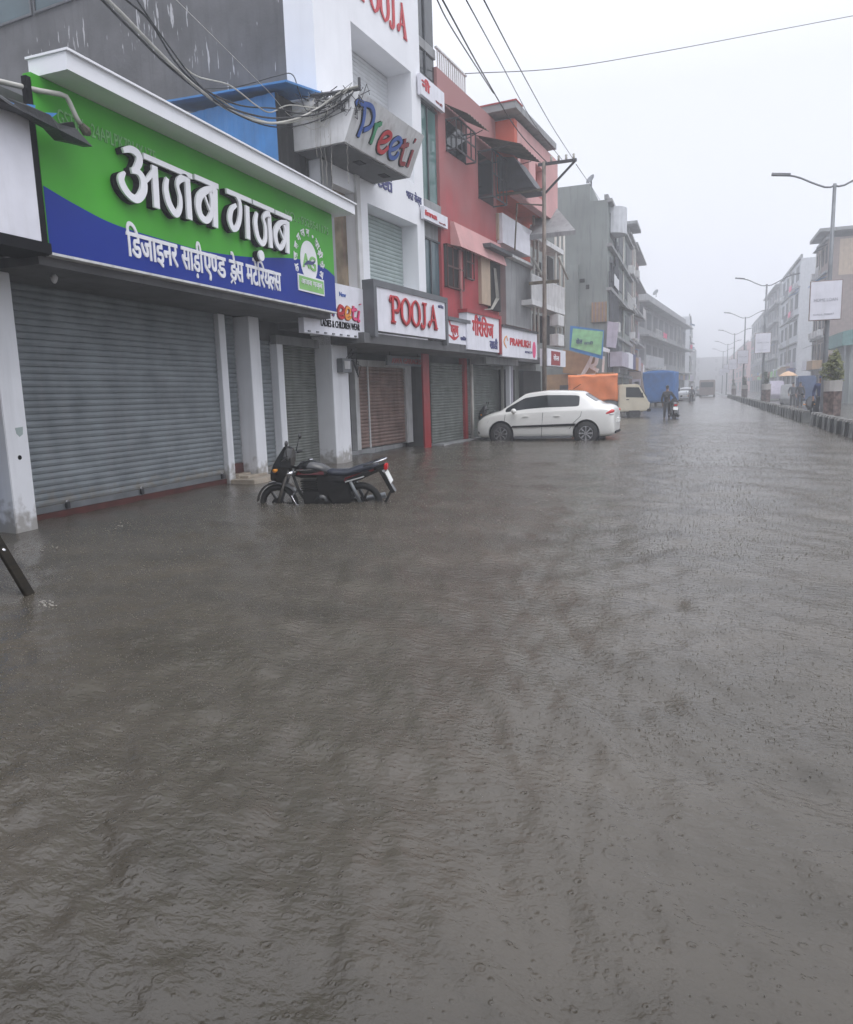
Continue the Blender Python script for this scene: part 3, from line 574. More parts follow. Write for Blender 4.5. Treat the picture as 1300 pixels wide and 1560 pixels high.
bd = gs().box(1.41, 1.427, b0[0]+.03, b1[0]-.03, zb0+.03, zb1-.03).build('emblem_band', 'band_green', disc)
b = gs(); text(b, 'अजब गज़ब', b0[0]+.1, b1[0]-.1, (zb0+zb1)/2-.02, .14, SIDE, 1.428, .01, .004); b.build('emblem_text', 'letter_white', disc)

# ---- neighbour at the frame edge
nb = fthing(FB, 'shop_building', 'partly seen shop at far left with blue shutter beside the white column', 'building', 0, 5.5, 0)
nbm = lambda: MB(lambda p: Vector((p.x, p.y-5.5, p.z)))
b = nbm(); b.box(-7, -0.1, -1, 6.6, -0.31, 3.0); b.box(-7, 0.9, -1, 6.5, 3.0, 4.0); b.build('wall', 'soffit', nb)
nbm().slats(-0.8, 6.2, -0.1, 2.9, 0.0, 0.088, .009).build('roller_shutter', 'shutter_dark', nb); nbm().box(-.09, .06, 6.2, 6.56, -.31, 1.2).build('painted_post', 'blue_sheet', nb)
ns = fthing(FB, 'shop_sign', 'blank white sign panel with dark frame at the left picture edge', 'sign', 1.5, 5.5, 3.2)
nsm = lambda: MB(lambda p: Vector((p.x-1.5, p.y-5.5, p.z-3.2)))
ya, za = FB.at(46, 182, 1.5); yb, zb_ = FB.at(57, 366, 1.5); yb = max(ya, yb)-0.02
nsm().box(1.1, 1.5, 2.0, yb, zb_, za+0.02).build('panel', 'sign_white', ns)
b = nsm(); b.box(1.0, 1.51, 2.0, yb+.12, zb_-.12, zb_-.005); b.box(1.2, 1.47, yb+.002, yb+.10, zb_-.1, za+.02); b.build('frame', 'black', ns)
tp = fthing(FB, 'tarpaulin', 'torn black tarpaulin hanging over the edge of the white sign', 'tarpaulin', 1.6, 6.4, 4.9)
def poly_px(pts, out): return [FB.at(x, y, out) for x, y in pts]
tm = lambda: MB(lambda p: Vector((p.x-1.6, p.y-6.4, p.z-4.9)))
b = tm(); ptop = poly_px([(-60, 118), (0, 146), (30, 158), (62, 176), (88, 188), (100, 186), (104, 195), (122, 206), (127, 224), (112, 219), (92, 212), (74, 198), (60, 190), (30, 172), (0, 160), (-60, 132)], 1.62)
n_ = len(ptop); vs = [(1.58+0.05*math.sin(i*1.7), p[0], p[1]) for i, p in enumerate(ptop)] + [(1.72+0.06*math.cos(i*2.3), p[0]-.02, p[1]-.02) for i, p in enumerate(ptop)]
b.add(vs, [tuple(range(n_)), tuple(range(2*n_-1, n_-1, -1))] + [(i, (i+1) % n_, n_+(i+1) % n_, n_+i) for i in range(n_)])
q0 = poly_px([(-60, 122), (62, 178)], 1.6); b.hexa([(0.6, q0[0][0], q0[0][1]+.12), (1.6, q0[0][0], q0[0][1]), (1.6, q0[1][0], q0[1][1]), (0.6, q0[1][0], q0[1][1]+.12), (0.6, q0[0][0], q0[0][1]+.15), (1.6, q0[0][0], q0[0][1]+.03), (1.6, q0[1][0], q0[1][1]+.03), (0.6, q0[1][0], q0[1][1]+.15)])
b.build('sheet', 'tarp_black', tp)
b = tm()
for pts in ([(42, 158), (54, 160), (53, 168), (44, 168)], [(46, 170), (64, 171), (88, 172), (80, 178), (60, 177)], [(5, 150), (42, 166), (58, 176), (40, 172), (5, 157)]): b.prism(poly_px(pts, 1.7), 1.66, 1.70)
b.build('lining', 'blue_sheet', tp)
pp = fthing(FB, 'drain_pipe', 'bent pale drain pipe sticking out above the black tarpaulin', 'pipe', 1.5, 6.6, 4.9)
pq = [FB.w(1.55-0.2*k, *FB.at(x, y, 1.55-0.2*k)) for x, y, k in ((-40, 112, 2.2), (0, 124, 1.6), (60, 138, .6), (92, 143.5, 0), (101, 147, -.05), (106, 156, -.1), (116, 178, -.15), (123, 190, -.2))]
base = FB.w(1.5, 6.6, 4.9); MB().tube([p-base for p in pq], [.028]*8, 10).build('pipe', 'pipe_pvc', pp, True)
e1 = pq[-1]-base; MB().tube([e1, e1+Vector((.02, .06, -.06)), e1+Vector((.03, .10, -.07))], [.04, .06, .03], 8).build('spout', 'tin_rust', pp)
# plank leaning in the water at the left edge
pk = thing('wooden_plank', 'dark wooden plank slanting into the water at the left edge', 'plank', gz(43, 903))
a_ = Vector((0, 0, -0.16)); d_ = gx(-70, 716, gz(43, 903).x-0.75) - gz(43, 903)
ax = d_.normalized(); sd_ = ax.cross(Vector((0, 0, 1))).normalized(); up_ = sd_.cross(ax)
e_ = lambda t, s, u: tuple(ax*t + sd_*s + up_*u)
MB().hexa([e_(-.3, -.042, -.018), e_(-.3, .042, -.018), e_(1.9, .042, -.018), e_(1.9, -.042, -.018), e_(-.3, -.042, .018), e_(-.3, .042, .018), e_(1.9, .042, .018), e_(1.9, -.042, .018)]).build('board', 'wood_dark', pk, bevel=.004)
MB().lathe([(.014, .0), (.014, .022), (.006, .026)], (0, 0, 0), 8).build('bolt_head', 'chrome', pk).matrix_local = Matrix.Translation(ax*.42) @ up_.to_track_quat('Z', 'Y').to_matrix().to_4x4()

# ================================================================== WHITE BLOCK
CT = 13.4
wb = fthing(FC, 'white_building', 'tall white commercial block with grey side wall and two deep recessed openings', 'building')
W = lambda: MB()
h1 = (FC.at(534, 32)[0], FC.at(626, 108)[0], 7.25, 10.09)
h2 = (FC.at(560, 312)[0], FC.at(636, 338)[0], 4.25, 6.2)
g0 = (FC.at(507, 290)[0], FC.at(547, 440)[0], 4.05, 6.3)
CE = 5.26
W().wall(0.0, CE, 2.95, CT, -0.75, 0.0, [h1, h2, g0]).build('facade', 'white_facade', wb)
W().box(-24, -0.76, 0.012, CE, 2.96, CT-.4).build('side_wall', 'grey_plaster', wb)
W().slats(h1[0]-.1, h1[1]+.1, h1[2], h1[3]-.02, -0.72, .1, .01).build('roller_shutter', 'shutter_white', wb)
W().slats(h2[0]-.1, h2[1]+.1, h2[2], h2[3]-.02, -0.5, .1, .014).build('roller_shutter', 'shutter_grey', wb)
W().box(-.3, -.27, g0[0]-.1, g0[1]+.02, g0[2]-.05, g0[3]+.05).build('showcase_glass', 'shop_glass', wb)
W().box(-.02, .06, g0[1]-.02, g0[1]+.16, g0[2]-.3, g0[3]+.5).build('window_post', 'dirty_white', wb)
W().box(-.02, .015, .0, g0[0]-.02, 3.9, 6.7).build('pier', 'concrete', wb)
z_ = FC.end(100, 60, 0)[1]
wz = FC.end(60, 20, 0)[1]
for k in range(8):
    x0 = -14.5+1.45*k-2.6
    if x0+1.4 > -1.2: break
    fr_ = W().wall(x0, x0+1.38, wz, wz+1.5, 0, .05, [(x0+.06, x0+1.32, wz+.06, wz+1.44)]); 
    fr_.v = [(p[1], -p[0]+.006, p[2]) for p in fr_.v]; wf = fr_.build('window', 'tin_dark', wb)
    W().box(x0+.061, x0+1.319, -.008, .008, wz+.061, wz+1.439).build('pane', 'teal_glass', wf)
b = W(); t0, t1 = FC.at(548, -40), FC.at(621, 62)
zt_ = (FC.at(552, 12)[1]+FC.at(615, 60)[1])/2
def pooja(mb, s0, s1, z0, h, depth, wk=1.0, thick=.02, shade=None):
    """western display capitals P O O J A built from tapered strokes"""
    u = (s1-s0)/4.9; R_ = lambda pts, w, n=8, sm=True: ribbon(mb, [(s0+p[0]*u, z0+p[1]*h, (p[2] if len(p) > 2 else 1)*w*u*wk) for p in pts], w, SIDE, depth, thick, n, sm)
    R_([(.22, 0), (.22, 1.0)], .24, sm=False); R_([(.02, .03), (.44, .03)], .10, sm=False); R_([(-.02, .98), (.5, .98)], .10, sm=False)
    R_([(.3, .98, .5), (.62, .95, .9), (.80, .74, 1.3), (.66, .50, 1.0), (.3, .46, .5)], .2); R_([(.02, .98, .6), (-.06, .86, .9), (.04, .78, .4)], .12)
    for c in (1.42, 2.42): R_([(c, 0, .45), (c-.32, .2, 1.1), (c-.40, .5, 1.45), (c-.32, .8, 1.1), (c, 1, .45), (c+.32, .8, 1.1), (c+.40, .5, 1.45), (c+.32, .2, 1.1), (c, 0, .45)], .19)
    R_([(3.36, .98), (3.36, .25, 1), (3.26, .04, .8), (3.02, .02, .9), (2.98, .16, .6)], .22); R_([(3.12, .98), (3.60, .98)], .09, sm=False)
    R_([(4.28, 1.0, .7), (4.62, 0.03, 1.3)], .22, sm=False); R_([(4.30, .98, .5), (4.06, .30, .6), (3.86, .10, 1.0), (3.78, .2, 1.0), (3.9, .3, .5)], .13); R_([(4.1, .36), (4.5, .36)], .09, sm=False); R_([(4.44, .03), (4.84, .03)], .09, sm=False)
sU0, sU1 = FC.at(549, 5)[0], FC.at(620, 60)[0]
zU = FC.at(618, 62)[1]; 
pooja(b, sU0-.05, sU1+.02, zU, .82, .005); b.build('wall_lettering', 'letter_red', wb)
b = W(); aa_, bb_ = FC.at(566, 300), FC.at(600, 300)
text(b, 'Preeti', FC.at(562, 285)[0], FC.at(597, 290)[0], FC.at(590, 290)[1], .5, SIDE, .003, .03, .008); b.build('painted_text', 'letter_navy', wb); b = W(); text(b, 'भारत सेल्स', FC.at(619, 297)[0], FC.at(642, 306)[0], FC.at(630, 306)[1], .28, SIDE, .003, .02, .008); b.build('painted_text', 'letter_navy', wb)
# ground floor
cA, cB = FC.at(511, 690)[0], FC.at(535, 690)[0]
W().box(-.5, .03, .02, cB, -.31, 2.94).build('column', 'white_paint', wb, bevel=.008)
W().box(-.9, -.45, cB, cB+.25, -.31, 2.94).build('pier', 'concrete', wb)
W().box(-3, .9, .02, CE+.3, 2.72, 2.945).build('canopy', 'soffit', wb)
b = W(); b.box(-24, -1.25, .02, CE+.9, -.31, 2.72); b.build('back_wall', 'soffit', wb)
W().box(-1.25, -.95, .9, CE, -.31, .12).build('plinth', 'concrete', wb)
sb0, sb1, sb2, sb3 = (FC.at(x, 640, -1.0)[0] for x in (546, 562, 617, 626))
W().slats(sb0, sb1-.03, .14, 2.35, -1.0, .095, .02).build('roller_shutter', 'shutter_rust', wb)
W().slats(sb1+.03, sb2, .14, 2.35, -1.0, .095, .02).build('roller_shutter', 'shutter_rust', wb)
b = W(); b.box(-1.1, -.93, sb0-.2, sb3, 2.35, 2.52); b.box(-1.1, -.93, sb2, sb3, .12, 2.35); b.box(-1.1, -.93, sb0-.2, sb0, .12, 2.35); b.box(-1.06, -.96, sb1-.03, sb1+.03, .12, 2.35); b.build('shutter_frame', 'dirty_white', wb)
d0_, d1_ = FC.at(628, 640, -.9)[0], FC.at(644, 640, -.9)[0]
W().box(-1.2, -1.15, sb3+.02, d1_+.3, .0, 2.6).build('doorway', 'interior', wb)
r0, r1 = FC.at(645.5, 640, -.05)[0], FC.at(655, 640, -.05)[0]
W().box(-.07, -.02, r0, r1, -.31, 2.71).build('post', 'letter_dark_red', wb)
# meter box on the column
q0, q1 = FC.at(511, 545, .03), FC.at(529, 568, .03)
mt = fthing(FC, 'meter_box', 'grey electric meter box with loose wires on the white column', 'meter box', .03, (q0[0]+q1[0])/2, q1[1])
MB().box(0, .16, -.2, .2, 0, .32).build('housing', 'grey_metal', mt, bevel=.01); MB().box(.16, .172, -.12, .12, .08, .26).build('meter_window', 'dirty_white', mt)
b = MB()
for k in range(5): b.tube([(.06, .1+.05*k, .3), (.12+.03*k, .3+.05*k, .55-.1*k), (.1, .45+.03*k, .1-.05*k), (-.02, .5+.06*k, .4+.06*k)], .008, 5)
b.build('loose_wire', 'cable_black', mt)
# white side-wall drips of paint are in the plaster; hanging board under the canopy
hb0, hb1 = FC.at(588, 530, -.3), FC.at(641, 545, -.3)
hb = fthing(FC, 'hanging_board', 'dark hanging board with red lettering under the white block', 'sign', -.3, hb0[0], 2.36)
MB().box(-.03, .03, 0, hb1[0]-hb0[0], 0, .26).build('board', 'frame_grey', hb)
b = MB(); text(b, 'AWA GARAGES', .25, hb1[0]-hb0[0]-.06, .06, .2, SIDE, .031, .03, .006); b.build('lettering', 'letter_dark_red', hb)
b = MB(); [b.tube([(0, y, .26), (0, y, .36)], .008, 6) for y in (.2, hb1[0]-hb0[0]-.2)]; b.build('hanger', 'dark_metal', hb)

# ---- projecting script box sign
o1, zA = FC.end(525, 215, -.6); oT, zT = FC.end(548, 138, -.6)
sR = FC.at(625, 272, o1)[0]; oB = -1.0
px_ = fthing(FC, 'box_sign', 'projecting grey box sign with colourful script letters high on the white block', 'sign', 0, -.6, zA)
K = lambda: MB(lambda p: Vector((p.x, p.y+.6, p.z-zA)))
b = K(); b.hexa([(oB, -.6, zA), (o1, -.6, zA), (o1, sR, zA), (oB, sR, zA), (oB, -.6, zT+.05), (oT, -.6, zT), (oT, sR, zT), (oB, sR, zT+.05)]); b.build('housing', 'dirty_white', px_)
K().box(oB+.1, o1-.06, -.52, sR-.08, zA-.02, zA-.001).build('underside', 'soffit', px_)
b = K()
for s_ in (.55, 1.7): b.box(o1-.5, o1-.32, s_, s_+.3, zA-.035, zA-.0205)
b.build('downlight', 'black', px_)
tilt = (oT-o1)/(zT-zA)
PS = lambda p: Vector((o1+(p.y-zA)*tilt+p.z, p.x, p.y))
def pz(x, y):
    o_ = o1+.5*(oT-o1)
    for _ in range(5):
        s_, z_ = FC.at(x, y, o_); o_ = o1+(z_-zA)*tilt
    return s_, z_
zz = lambda x, y: pz(350+x/3.714, y/3.714)
PL = [('letter_blue', [[(706,590),(722,574),(755,592)], [(757,592),(748,690),(718,775)], [(735,588),(790,602),(808,655),(792,715),(750,738)]]),
      ('letter_green', [[(820,695),(812,750),(790,815)], [(812,745),(830,710),(852,700)]]),
      ('letter_red', [[(838,805),(875,800),(905,775),(890,750),(862,765),(836,815),(835,850),(860,862),(890,835)]]),
      ('letter_blue', [[(900,850),(935,838),(962,810),(948,782),(915,805),(897,850),(902,890),(930,893),(950,865)]]),
      ('letter_dark_red', [[(985,785),(975,850),(960,920),(985,930)], [(960,830),(1005,820)]]),
      ('letter_dark_red', [[(1030,850),(1012,905),(998,945)], [(1040,795),(1043,800)]])]
for mname, ss in PL:
    a_, c_ = K(), K()
    for pts in ss:
        q = [zz(*p) for p in pts]
        ribbon(a_, q, .112, PS, .004, .012); ribbon(c_, q, .08, PS, .030, .02)
    ol = a_.build('letter', 'black', px_); c_.build('letter_face', mname, ol)
# lower script sign
sL, sRr = FC.at(463, 490, .75)[0], FC.at(567.5, 500, .75)[0]
zl0 = (FC.at(465, 506, .75)[1]+FC.at(567.5, 518, .75)[1])/2; zl1 = FC.at(563, 443, .75)[1]
lp = fthing(FC, 'shop_sign', 'white sign for ladies and children wear half hidden behind the green sign', 'sign', .75, sL, zl0)
LP = lambda: MB(lambda p: Vector((p.x-.75, p.y-sL, p.z-zl0)))
LP().box(.62, .75, sL, sRr, zl0, zl1).build('panel', 'sign_white', lp)
b = LP(); text(b, 'LADIES & CHILDREN WEAR', FC.at(489, 495, .75)[0], FC.at(548, 503, .75)[0], zl0+.17, .2, SIDE, .751, .03, .006); b.build('lettering', 'black', lp)
b = LP(); text(b, 'LADIES WEAR', sL+.06, FC.at(488, 482, .75)[0]-.06, zl0+.42, .1, SIDE, .751, .01, .005); b.build('lettering', 'cable_black', lp)
b = LP(); text(b, 'New', FC.at(517, 452, .75)[0], FC.at(527, 455, .75)[0], zl1-.25, .13, SIDE, .751, .02, .005); b.build('lettering', 'letter_blue', lp)
sy = lambda x, y: FC.at(420+x/4.643, 420+y/4.643, .755)
cols = ['letter_navy', 'letter_navy', 'letter_red', 'letter_orange', 'letter_pink', 'letter_pink']
PR = [[[(330,275),(345,250),(355,215),(385,215),(380,245),(350,250)]], [[(405,285),(410,245),(425,240)]], [[(440,270),(470,265),(478,235),(455,215),(440,250),(445,290),(470,298),(482,285)]],
      [[(492,285),(518,275),(522,240),(503,225),(490,260),(495,298),(515,305),(530,290)]], [[(548,215),(545,290),(560,310),(572,305)], [(530,245),(570,240)]], [[(588,250),(580,315),(592,320)], [(594,200),(595,206)]]]
for mname, ss in zip(cols, PR):
    a_, c_ = LP(), LP()
    for pts in ss: q = [sy(*p) for p in pts]; ribbon(a_, q, .085, SIDE, .751, .006); ribbon(c_, q, .055, SIDE, .775, .006)
    ol = a_.build('letter', 'letter_dark_red', lp); c_.build('letter_face', mname, ol)
b = LP()
for k in range(9): b.box(.75, .77, sL+.12+k*(sRr-sL-.2)/8.5, sL+.2+k*(sRr-sL-.2)/8.5, zl0+.02, zl0+.05)
b.build('clip', 'grey_metal', lp)

# ---- signs in a row over the shops
def board(label, TL, TR, BR, BL, out, fr=FC, m='sign_white', depth=.25, frame=None, ft=.05, name='shop_sign'):
    p = [fr.at(*q, out) for q in (TL, TR, BR, BL)]
    s0, s1 = (p[0][0]+p[3][0])/2, (p[1][0]+p[2][0])/2; z1, z0 = (p[0][1]+p[1][1])/2, (p[2][1]+p[3][1])/2
    t = fthing(fr, name, label, 'sign', out, s0, z0); L, H = s1-s0, z1-z0
    MB().box(-depth, 0, 0, L, 0, H).build('panel', m, t)
    if frame:
        b = MB(); b.box(-depth-.01, .03, -ft, 0, -ft, H+ft); b.box(-depth-.01, .03, L, L+ft, -ft, H+ft); b.box(-depth-.01, .03, 0, L, H, H+ft); b.build('frame', frame, t)
    return t, L, H
t, L, H = board('white lightbox sign with red western capitals in a dark frame', (573, 434), (678, 463), (679, 518.5), (573.5, 502), 1.0, frame='frame_grey', ft=.14)
b = MB(); pooja(b, L*.165+.04, L*.86+.04, H*.24-.03, H*.62, .002, 1.0, .006); b.build('lettering_shadow', 'letter_dark_red', t)
b = MB(); pooja(b, L*.165, L*.86, H*.24, H*.62, .03, .72, .015); b.build('lettering', 'letter_red', t)
b = MB(); text(b, 'साडी सेंटर', L*.88, L*.97, H*.83, H*.1, SIDE, .002, .02, .006); b.build('lettering', 'letter_navy', t)
t, L, H = board('small white sign with red Hindi word between the two larger white signs', (682, 486), (714, 495), (713, 528), (682, 520), .9)
b = MB(); text(b, 'ेप्रम', L*.06, L*.5, H*.42, H*.62, SIDE, .002, .05, .008); ribbon(b, [(L*.05, H*.36, .03), (L*.3, H*.22, .08), (L*.52, H*.38, .03)], .06, SIDE, .002, .008); b.build('lettering', 'letter_red', t)
b = MB(); text(b, 'सािडया', L*.6, L*.95, H*.2, H*.22, SIDE, .002, .03, .008); b.build('lettering', 'letter_navy', t)
MB().box(-.3, .06, -.05, L*1.05, H, H+.1).build('top_strip', 'frame_grey', t)
t, L, H = board('white sign with tall red Hindi lettering and red right edge', (711, 475), (760, 487), (761, 538), (713, 531), .95)
b = MB(); text(b, 'गीरिराज', L*.15, L*.8, H*.42, H*.62, SIDE, .002, .035, .01); b.build('lettering', 'letter_red', t)
b = MB(); text(b, 'श्री', L*.3, L*.4, H*.8, H*.18, SIDE, .002, .02, .006); text(b, 'साडी', L*.68, L*.94, H*.1, H*.34, SIDE, .002, .04, .01); b.build('lettering', 'letter_navy', t)
b = MB(); b.box(-.27, .04, L, L+.16, -.05, H+.12); b.box(-.27, .04, -.05, L, H, H+.1); b.build('frame', 'letter_dark_red', t)
t, L, H = board('white sign with red English capitals and pink mark', (767, 497), (818, 509.5), (819, 549), (764, 541), 1.0)
b = MB(); text(b, 'PRAMUKH', L*.2, L*.78, H*.42, H*.36, SIDE, .002, .045, .01); b.build('lettering', 'letter_red', t)
b = MB(); text(b, 'NOVELTY', L*.62, L*.84, H*.2, H*.12, SIDE, .002, .02, .006); b.build('lettering', 'letter_navy', t)
b = MB(); b.prism([(L*.9+.2*math.cos(a), H*.36+.3*math.sin(a)) for a in np.linspace(0, 6.28, 14, endpoint=False)], .002, .012); b.build('mark', 'letter_pink', t)
b = MB(); ribbon(b, [(L*.1, H*.3, .04), (L*.04, H*.5, .07), (L*.1, H*.7, .04), (L*.14, H*.55, .03)], .06, SIDE, .002, .01); b.build('mark', 'letter_orange', t)
MB().box(-.27, .05, -.05, L+.05, H, H+.07).build('top_strip', 'dark_metal', t)
t, L, H = board('pink and white sign box beyond the utility pole', (834, 529), (862, 536), (862, 560), (834, 556), .9, depth=.3)
MB().box(.002, .012, L*.2, L*.68, .04, H*.88).build('coloured_patch', 'letter_dark_red', t); b = MB(); text(b, 'सेल', L*.3, L*.6, H*.35, H*.4, SIDE, .013, .03, .006); b.build('lettering', 'letter_white', t)
for lab, q, body in (('cream sign with red word fixed over the upper strip window', ((641, 105), (677, 147), (678, 177), (641, 136)), 'नी'), ('cream sign with red word fixed under the lower strip window', ((645, 305), (682, 338), (683, 356), (647, 325)), 'ima')):
    t, L, H = board(lab, *q, .14, m='sign_white', depth=.1)
    b = MB(); text(b, body, L*.05, L*(.36 if body == 'नी' else .52), H*.32, H*.62, SIDE, .002, .05, .01); b.build('lettering', 'letter_red', t)
    b = MB(); text(b, 'साडी', L*.6, L*.9, H*.16, H*.16, SIDE, .002, .02, .006); b.build('lettering', 'letter_dark_red', t)

# ================================================================== RED, ORANGE AND PINK BUILDINGS
ds0 = CE; ds1 = FC.at(668, 200)[0]; de = FC.at(755, 200)[0]
sbld = fthing(FC, 'narrow_building', 'narrow glazed building squeezed between the white block and red building', 'building', 0, ds0, 0)
NB = lambda a: MB(lambda p: Vector((p.x, p.y-a, p.z)))
b = NB(ds0); b.box(-12, -.10, ds0+.01, ds1, 2.95, 13.0); b.box(-.10, -.02, ds0+.01, ds1-.02, 11.0, 11.25); b.box(-.09, .03, ds0+.01, ds1-.02, 6.7, 7.0); b.build('wall', 'concrete', sbld)
for (z0_, z1_, m_) in ((7.0, 9.6, 'green_glass'), (4.0, 6.0, 'teal_glass'), (10.4, 13.0, 'dark_glass'), (2.95, 4.0, 'dark_glass')):
    wn = NB(ds0).box(-.09, -.07, ds0+.05, ds1-.05, z0_, z1_).build('window', m_, sbld)
    b = NB(ds0); b.box(-.068, -.03, ds0+.45, ds0+.50, z0_, z1_); b.box(-.068, -.03, ds0+.02, ds1-.02, z1_-.05, z1_); b.build('mullion', 'tin_dark', wn)
RT = FC.at(700, 133)[1]
red = fthing(FC, 'red_building', 'faded red two storey building with caged windows over white shop signs', 'building', 0, ds1, 0)
RB = lambda: NB(ds1)
sp_ = FC.at(752, 400)[0]
zb2 = FC.at(720, 372)[1]
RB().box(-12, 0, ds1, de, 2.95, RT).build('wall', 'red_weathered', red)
zled = (FC.at(684, 345)[1]+FC.at(750, 390)[1])/2
b = RB(); b.hexa([(0, ds1+.7, zled-.35), (.35, ds1+.7, zled-.45), (.35, de, zled-.45), (0, de, zled-.35), (0, ds1+.7, zled+.35), (.12, ds1+.7, zled+.3), (.12, de, zled+.3), (0, de, zled+.35)]); b.build('ledge', 'pink_wall', red)
def cage(parent, mbf, s0, s1, z0, z1, out, nv, frame='dark_metal', glass='dark_glass'):
    wn = mbf().box(-.02, .02, s0, s1, z0, z1).build('window', glass, parent)
    b = mbf()
    for i in range(nv+1): y = s0+(s1-s0)*i/nv; b.box(out-.015, out+.015, y-.02, y+.02, z0, z1)
    for z in (z0, (z0+z1)/2, z1): b.box(out-.016, out+.016, s0, s1, z-.02, z+.02); 
    for y in (s0, s1): b.box(0, out, y-.02, y+.02, z0-.02, z0+.02); b.box(0, out, y-.021, y+.021, z1-.02, z1+.02)
    b.build('grille', frame, wn); return wn
def awning(parent, mbf, s0, s1, z, out, drop, m='tin_rust', n=8, over=.1):
    b = mbf(); b.corr((0.02, s0-over, z), (0, s1-s0+2*over, 0), (out, 0, -drop), n, .02)
    k = b.build('awning', m, parent); b = mbf()
    for y in (s0, s1): b.tube([(.02, y, z-.55), (out*.8, y, z-drop*.8-.03)], .015, 5)
    b.build('bracket', 'dark_metal', k)
def rs(x, y, o=0): return FC.at(x, y, o)
w1 = (rs(679, 200)[0], rs(709, 225)[0]); z1a, z1b = rs(695, 240)[1], rs(695, 195)[1]
cage(red, RB, w1[0], w1[1], z1a, z1b, .35, 4); awning(red, RB, w1[0], w1[1], z1b+.42, .75, .42, 'tin_rust')
w2 = (rs(728, 235)[0], rs(752, 250)[0]); z2a, z2b = rs(740, 308)[1], rs(740, 240)[1]
cage(red, RB, w2[0], w2[1]-.1, z2a, z2b, .5, 4); awning(red, RB, w2[0]-.1, w2[1]+.5, z2b+.45, 1.5, .5, 'tin_rust')
w3 = (rs(676, 380)[0], rs(701, 400)[0]); z3a, z3b = rs(690, 440)[1], rs(690, 378)[1]
cage(red, RB, w3[0], w3[1], z3a, z3b, .12, 3, 'red_oxide', 'interior')
w4 = (rs(706, 390)[0], rs(718, 400)[0]); cage(red, RB, w4[0], w4[1], rs(712, 425)[1], rs(712, 375)[1], .1, 2, 'red_oxide', 'interior')
b = RB(); y_ = rs(702, 420, .1)[0]; b.tube([(.1, y_, zled-.2), (.1, y_, 3.2)], .05, 8); b.build('downpipe', 'red_wall_faded', red, True)
# beige strip and dark opening
q0, q1 = rs(733, 372, .12), rs(748, 466, .12); RB().box(.0, .12, q0[0], q1[0], q1[1], q0[1]-.1).build('panel', 'beige_wall', red)
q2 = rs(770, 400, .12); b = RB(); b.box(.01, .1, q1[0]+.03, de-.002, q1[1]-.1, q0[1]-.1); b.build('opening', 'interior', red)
RB().box(.01, .5, q0[0]-.1, de+.2, q0[1]-.12, q0[1]).build('sunshade', 'tin_dark', red)
b = RB()
for k in range(4): b.tube([(.15, q1[0]+.3+.06*k, q0[1]-.6), (.2, q1[0]+.35+.09*k, q1[1]+.3), (.2, q1[0]-.2+.05*k, q1[1]-.12), (.2, q0[0], q1[1]-.2)], .014, 5)
b.build('hanging_cable', 'cable_pale', red)
b = RB()
for k in range(14): y = ds1+.2+k*.16; b.box(-.08, -.05, y, y+.05, RT, RT+.55)
b.box(-.1, -.03, ds1+.1, ds1+2.4, RT+.55, RT+.6); b.build('parapet_railing', 'dirty_white', red)
# ground floor under the red building
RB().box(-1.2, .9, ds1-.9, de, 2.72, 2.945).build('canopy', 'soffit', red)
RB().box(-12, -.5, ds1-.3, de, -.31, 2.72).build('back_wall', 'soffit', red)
g1 = [rs(x, 620, -.3)[0] for x in (657, 705, 713, 757)]
RB().slats(g1[0], g1[1], .05, 2.5, -.3, .085, .014).build('roller_shutter', 'shutter_green', red)
RB().slats(g1[2], g1[3], .05, 2.5, -.3, .085, .014).build('roller_shutter', 'shutter_green', red)
b = RB(); b.box(-.4, -.2, g1[1], g1[2]-.25, -.31, 2.7); b.build('post', 'letter_dark_red', red)
b = RB(); b.tube([(-.1, g1[2]-.1, -.3), (-.1, g1[2]-.1, 2.7)], .06, 8); b.build('pipe', 'pipe_pvc', red, True); b = RB(); b.tube([(-.1, g1[3]+.1, -.3), (-.1, g1[3]+.1, 2.7)], .06, 8); b.build('pipe', 'pipe_pvc', red, True)
RB().box(-.5, .1, g1[0], g1[3], -.31, .04).build('plinth', 'concrete', red)
RB().box(-.05, .5, g1[1]+.2, g1[3]+.2, 2.5, 2.72).build('soffit_panel', 'concrete', red)

# orange and pink
eo = FC.end(784, 205, de)[0]; ee = FC.at(850, 300, eo)[0]
eb = fthing(FC, 'pink_building', 'orange and pink building with a broad flat roof slab', 'building', 0, de, 0)
EB = lambda: NB(de)
ET = (FC.at(786, 200, eo)[1]+.0)
zet = FC.end(770, 182, de)[1]; zslab = FC.at(790, 152, eo+.5)[1]; ZU = FC.at(757, 319, .2)[1]+.7
b = EB(); b.box(-12, eo-.01, de+.012, de+.3, ZU, zet-.002); b.box(-12, eo-.31, de+.3, ee-.01, ZU, zet-.002); b.build('side_wall', 'orange_wall', eb)
b = EB(); b.wall(de+.31, ee, ZU-.1, zet+.0, eo-.3, eo, [(rs(793, 235, eo)[0], rs(806, 250, eo)[0], rs(798, 270, eo)[1], rs(798, 222, eo)[1]), (rs(816, 250, eo)[0], rs(829, 270, eo)[0], rs(820, 300, eo)[1], rs(820, 252, eo)[1])]); b.build('facade', 'pink_wall', eb)
b = EB(); b.box(-6, eo-.35, de+.3, ee-.2, zet, zslab); b.build('set_back_wall', 'pale_wall', eb)
so_ = FC.end(786, 139, de-.5)[0]
EB().box(-3.0, so_, de-.5, FC.at(848, 240, so_)[0], zslab, zslab+.22).build('roof_slab', 'concrete', eb)
EB().box(-3.02, so_+.02, de-.52, de+.2, zslab+.221, zslab+.27).build('roof_edge', 'red_wall', eb)
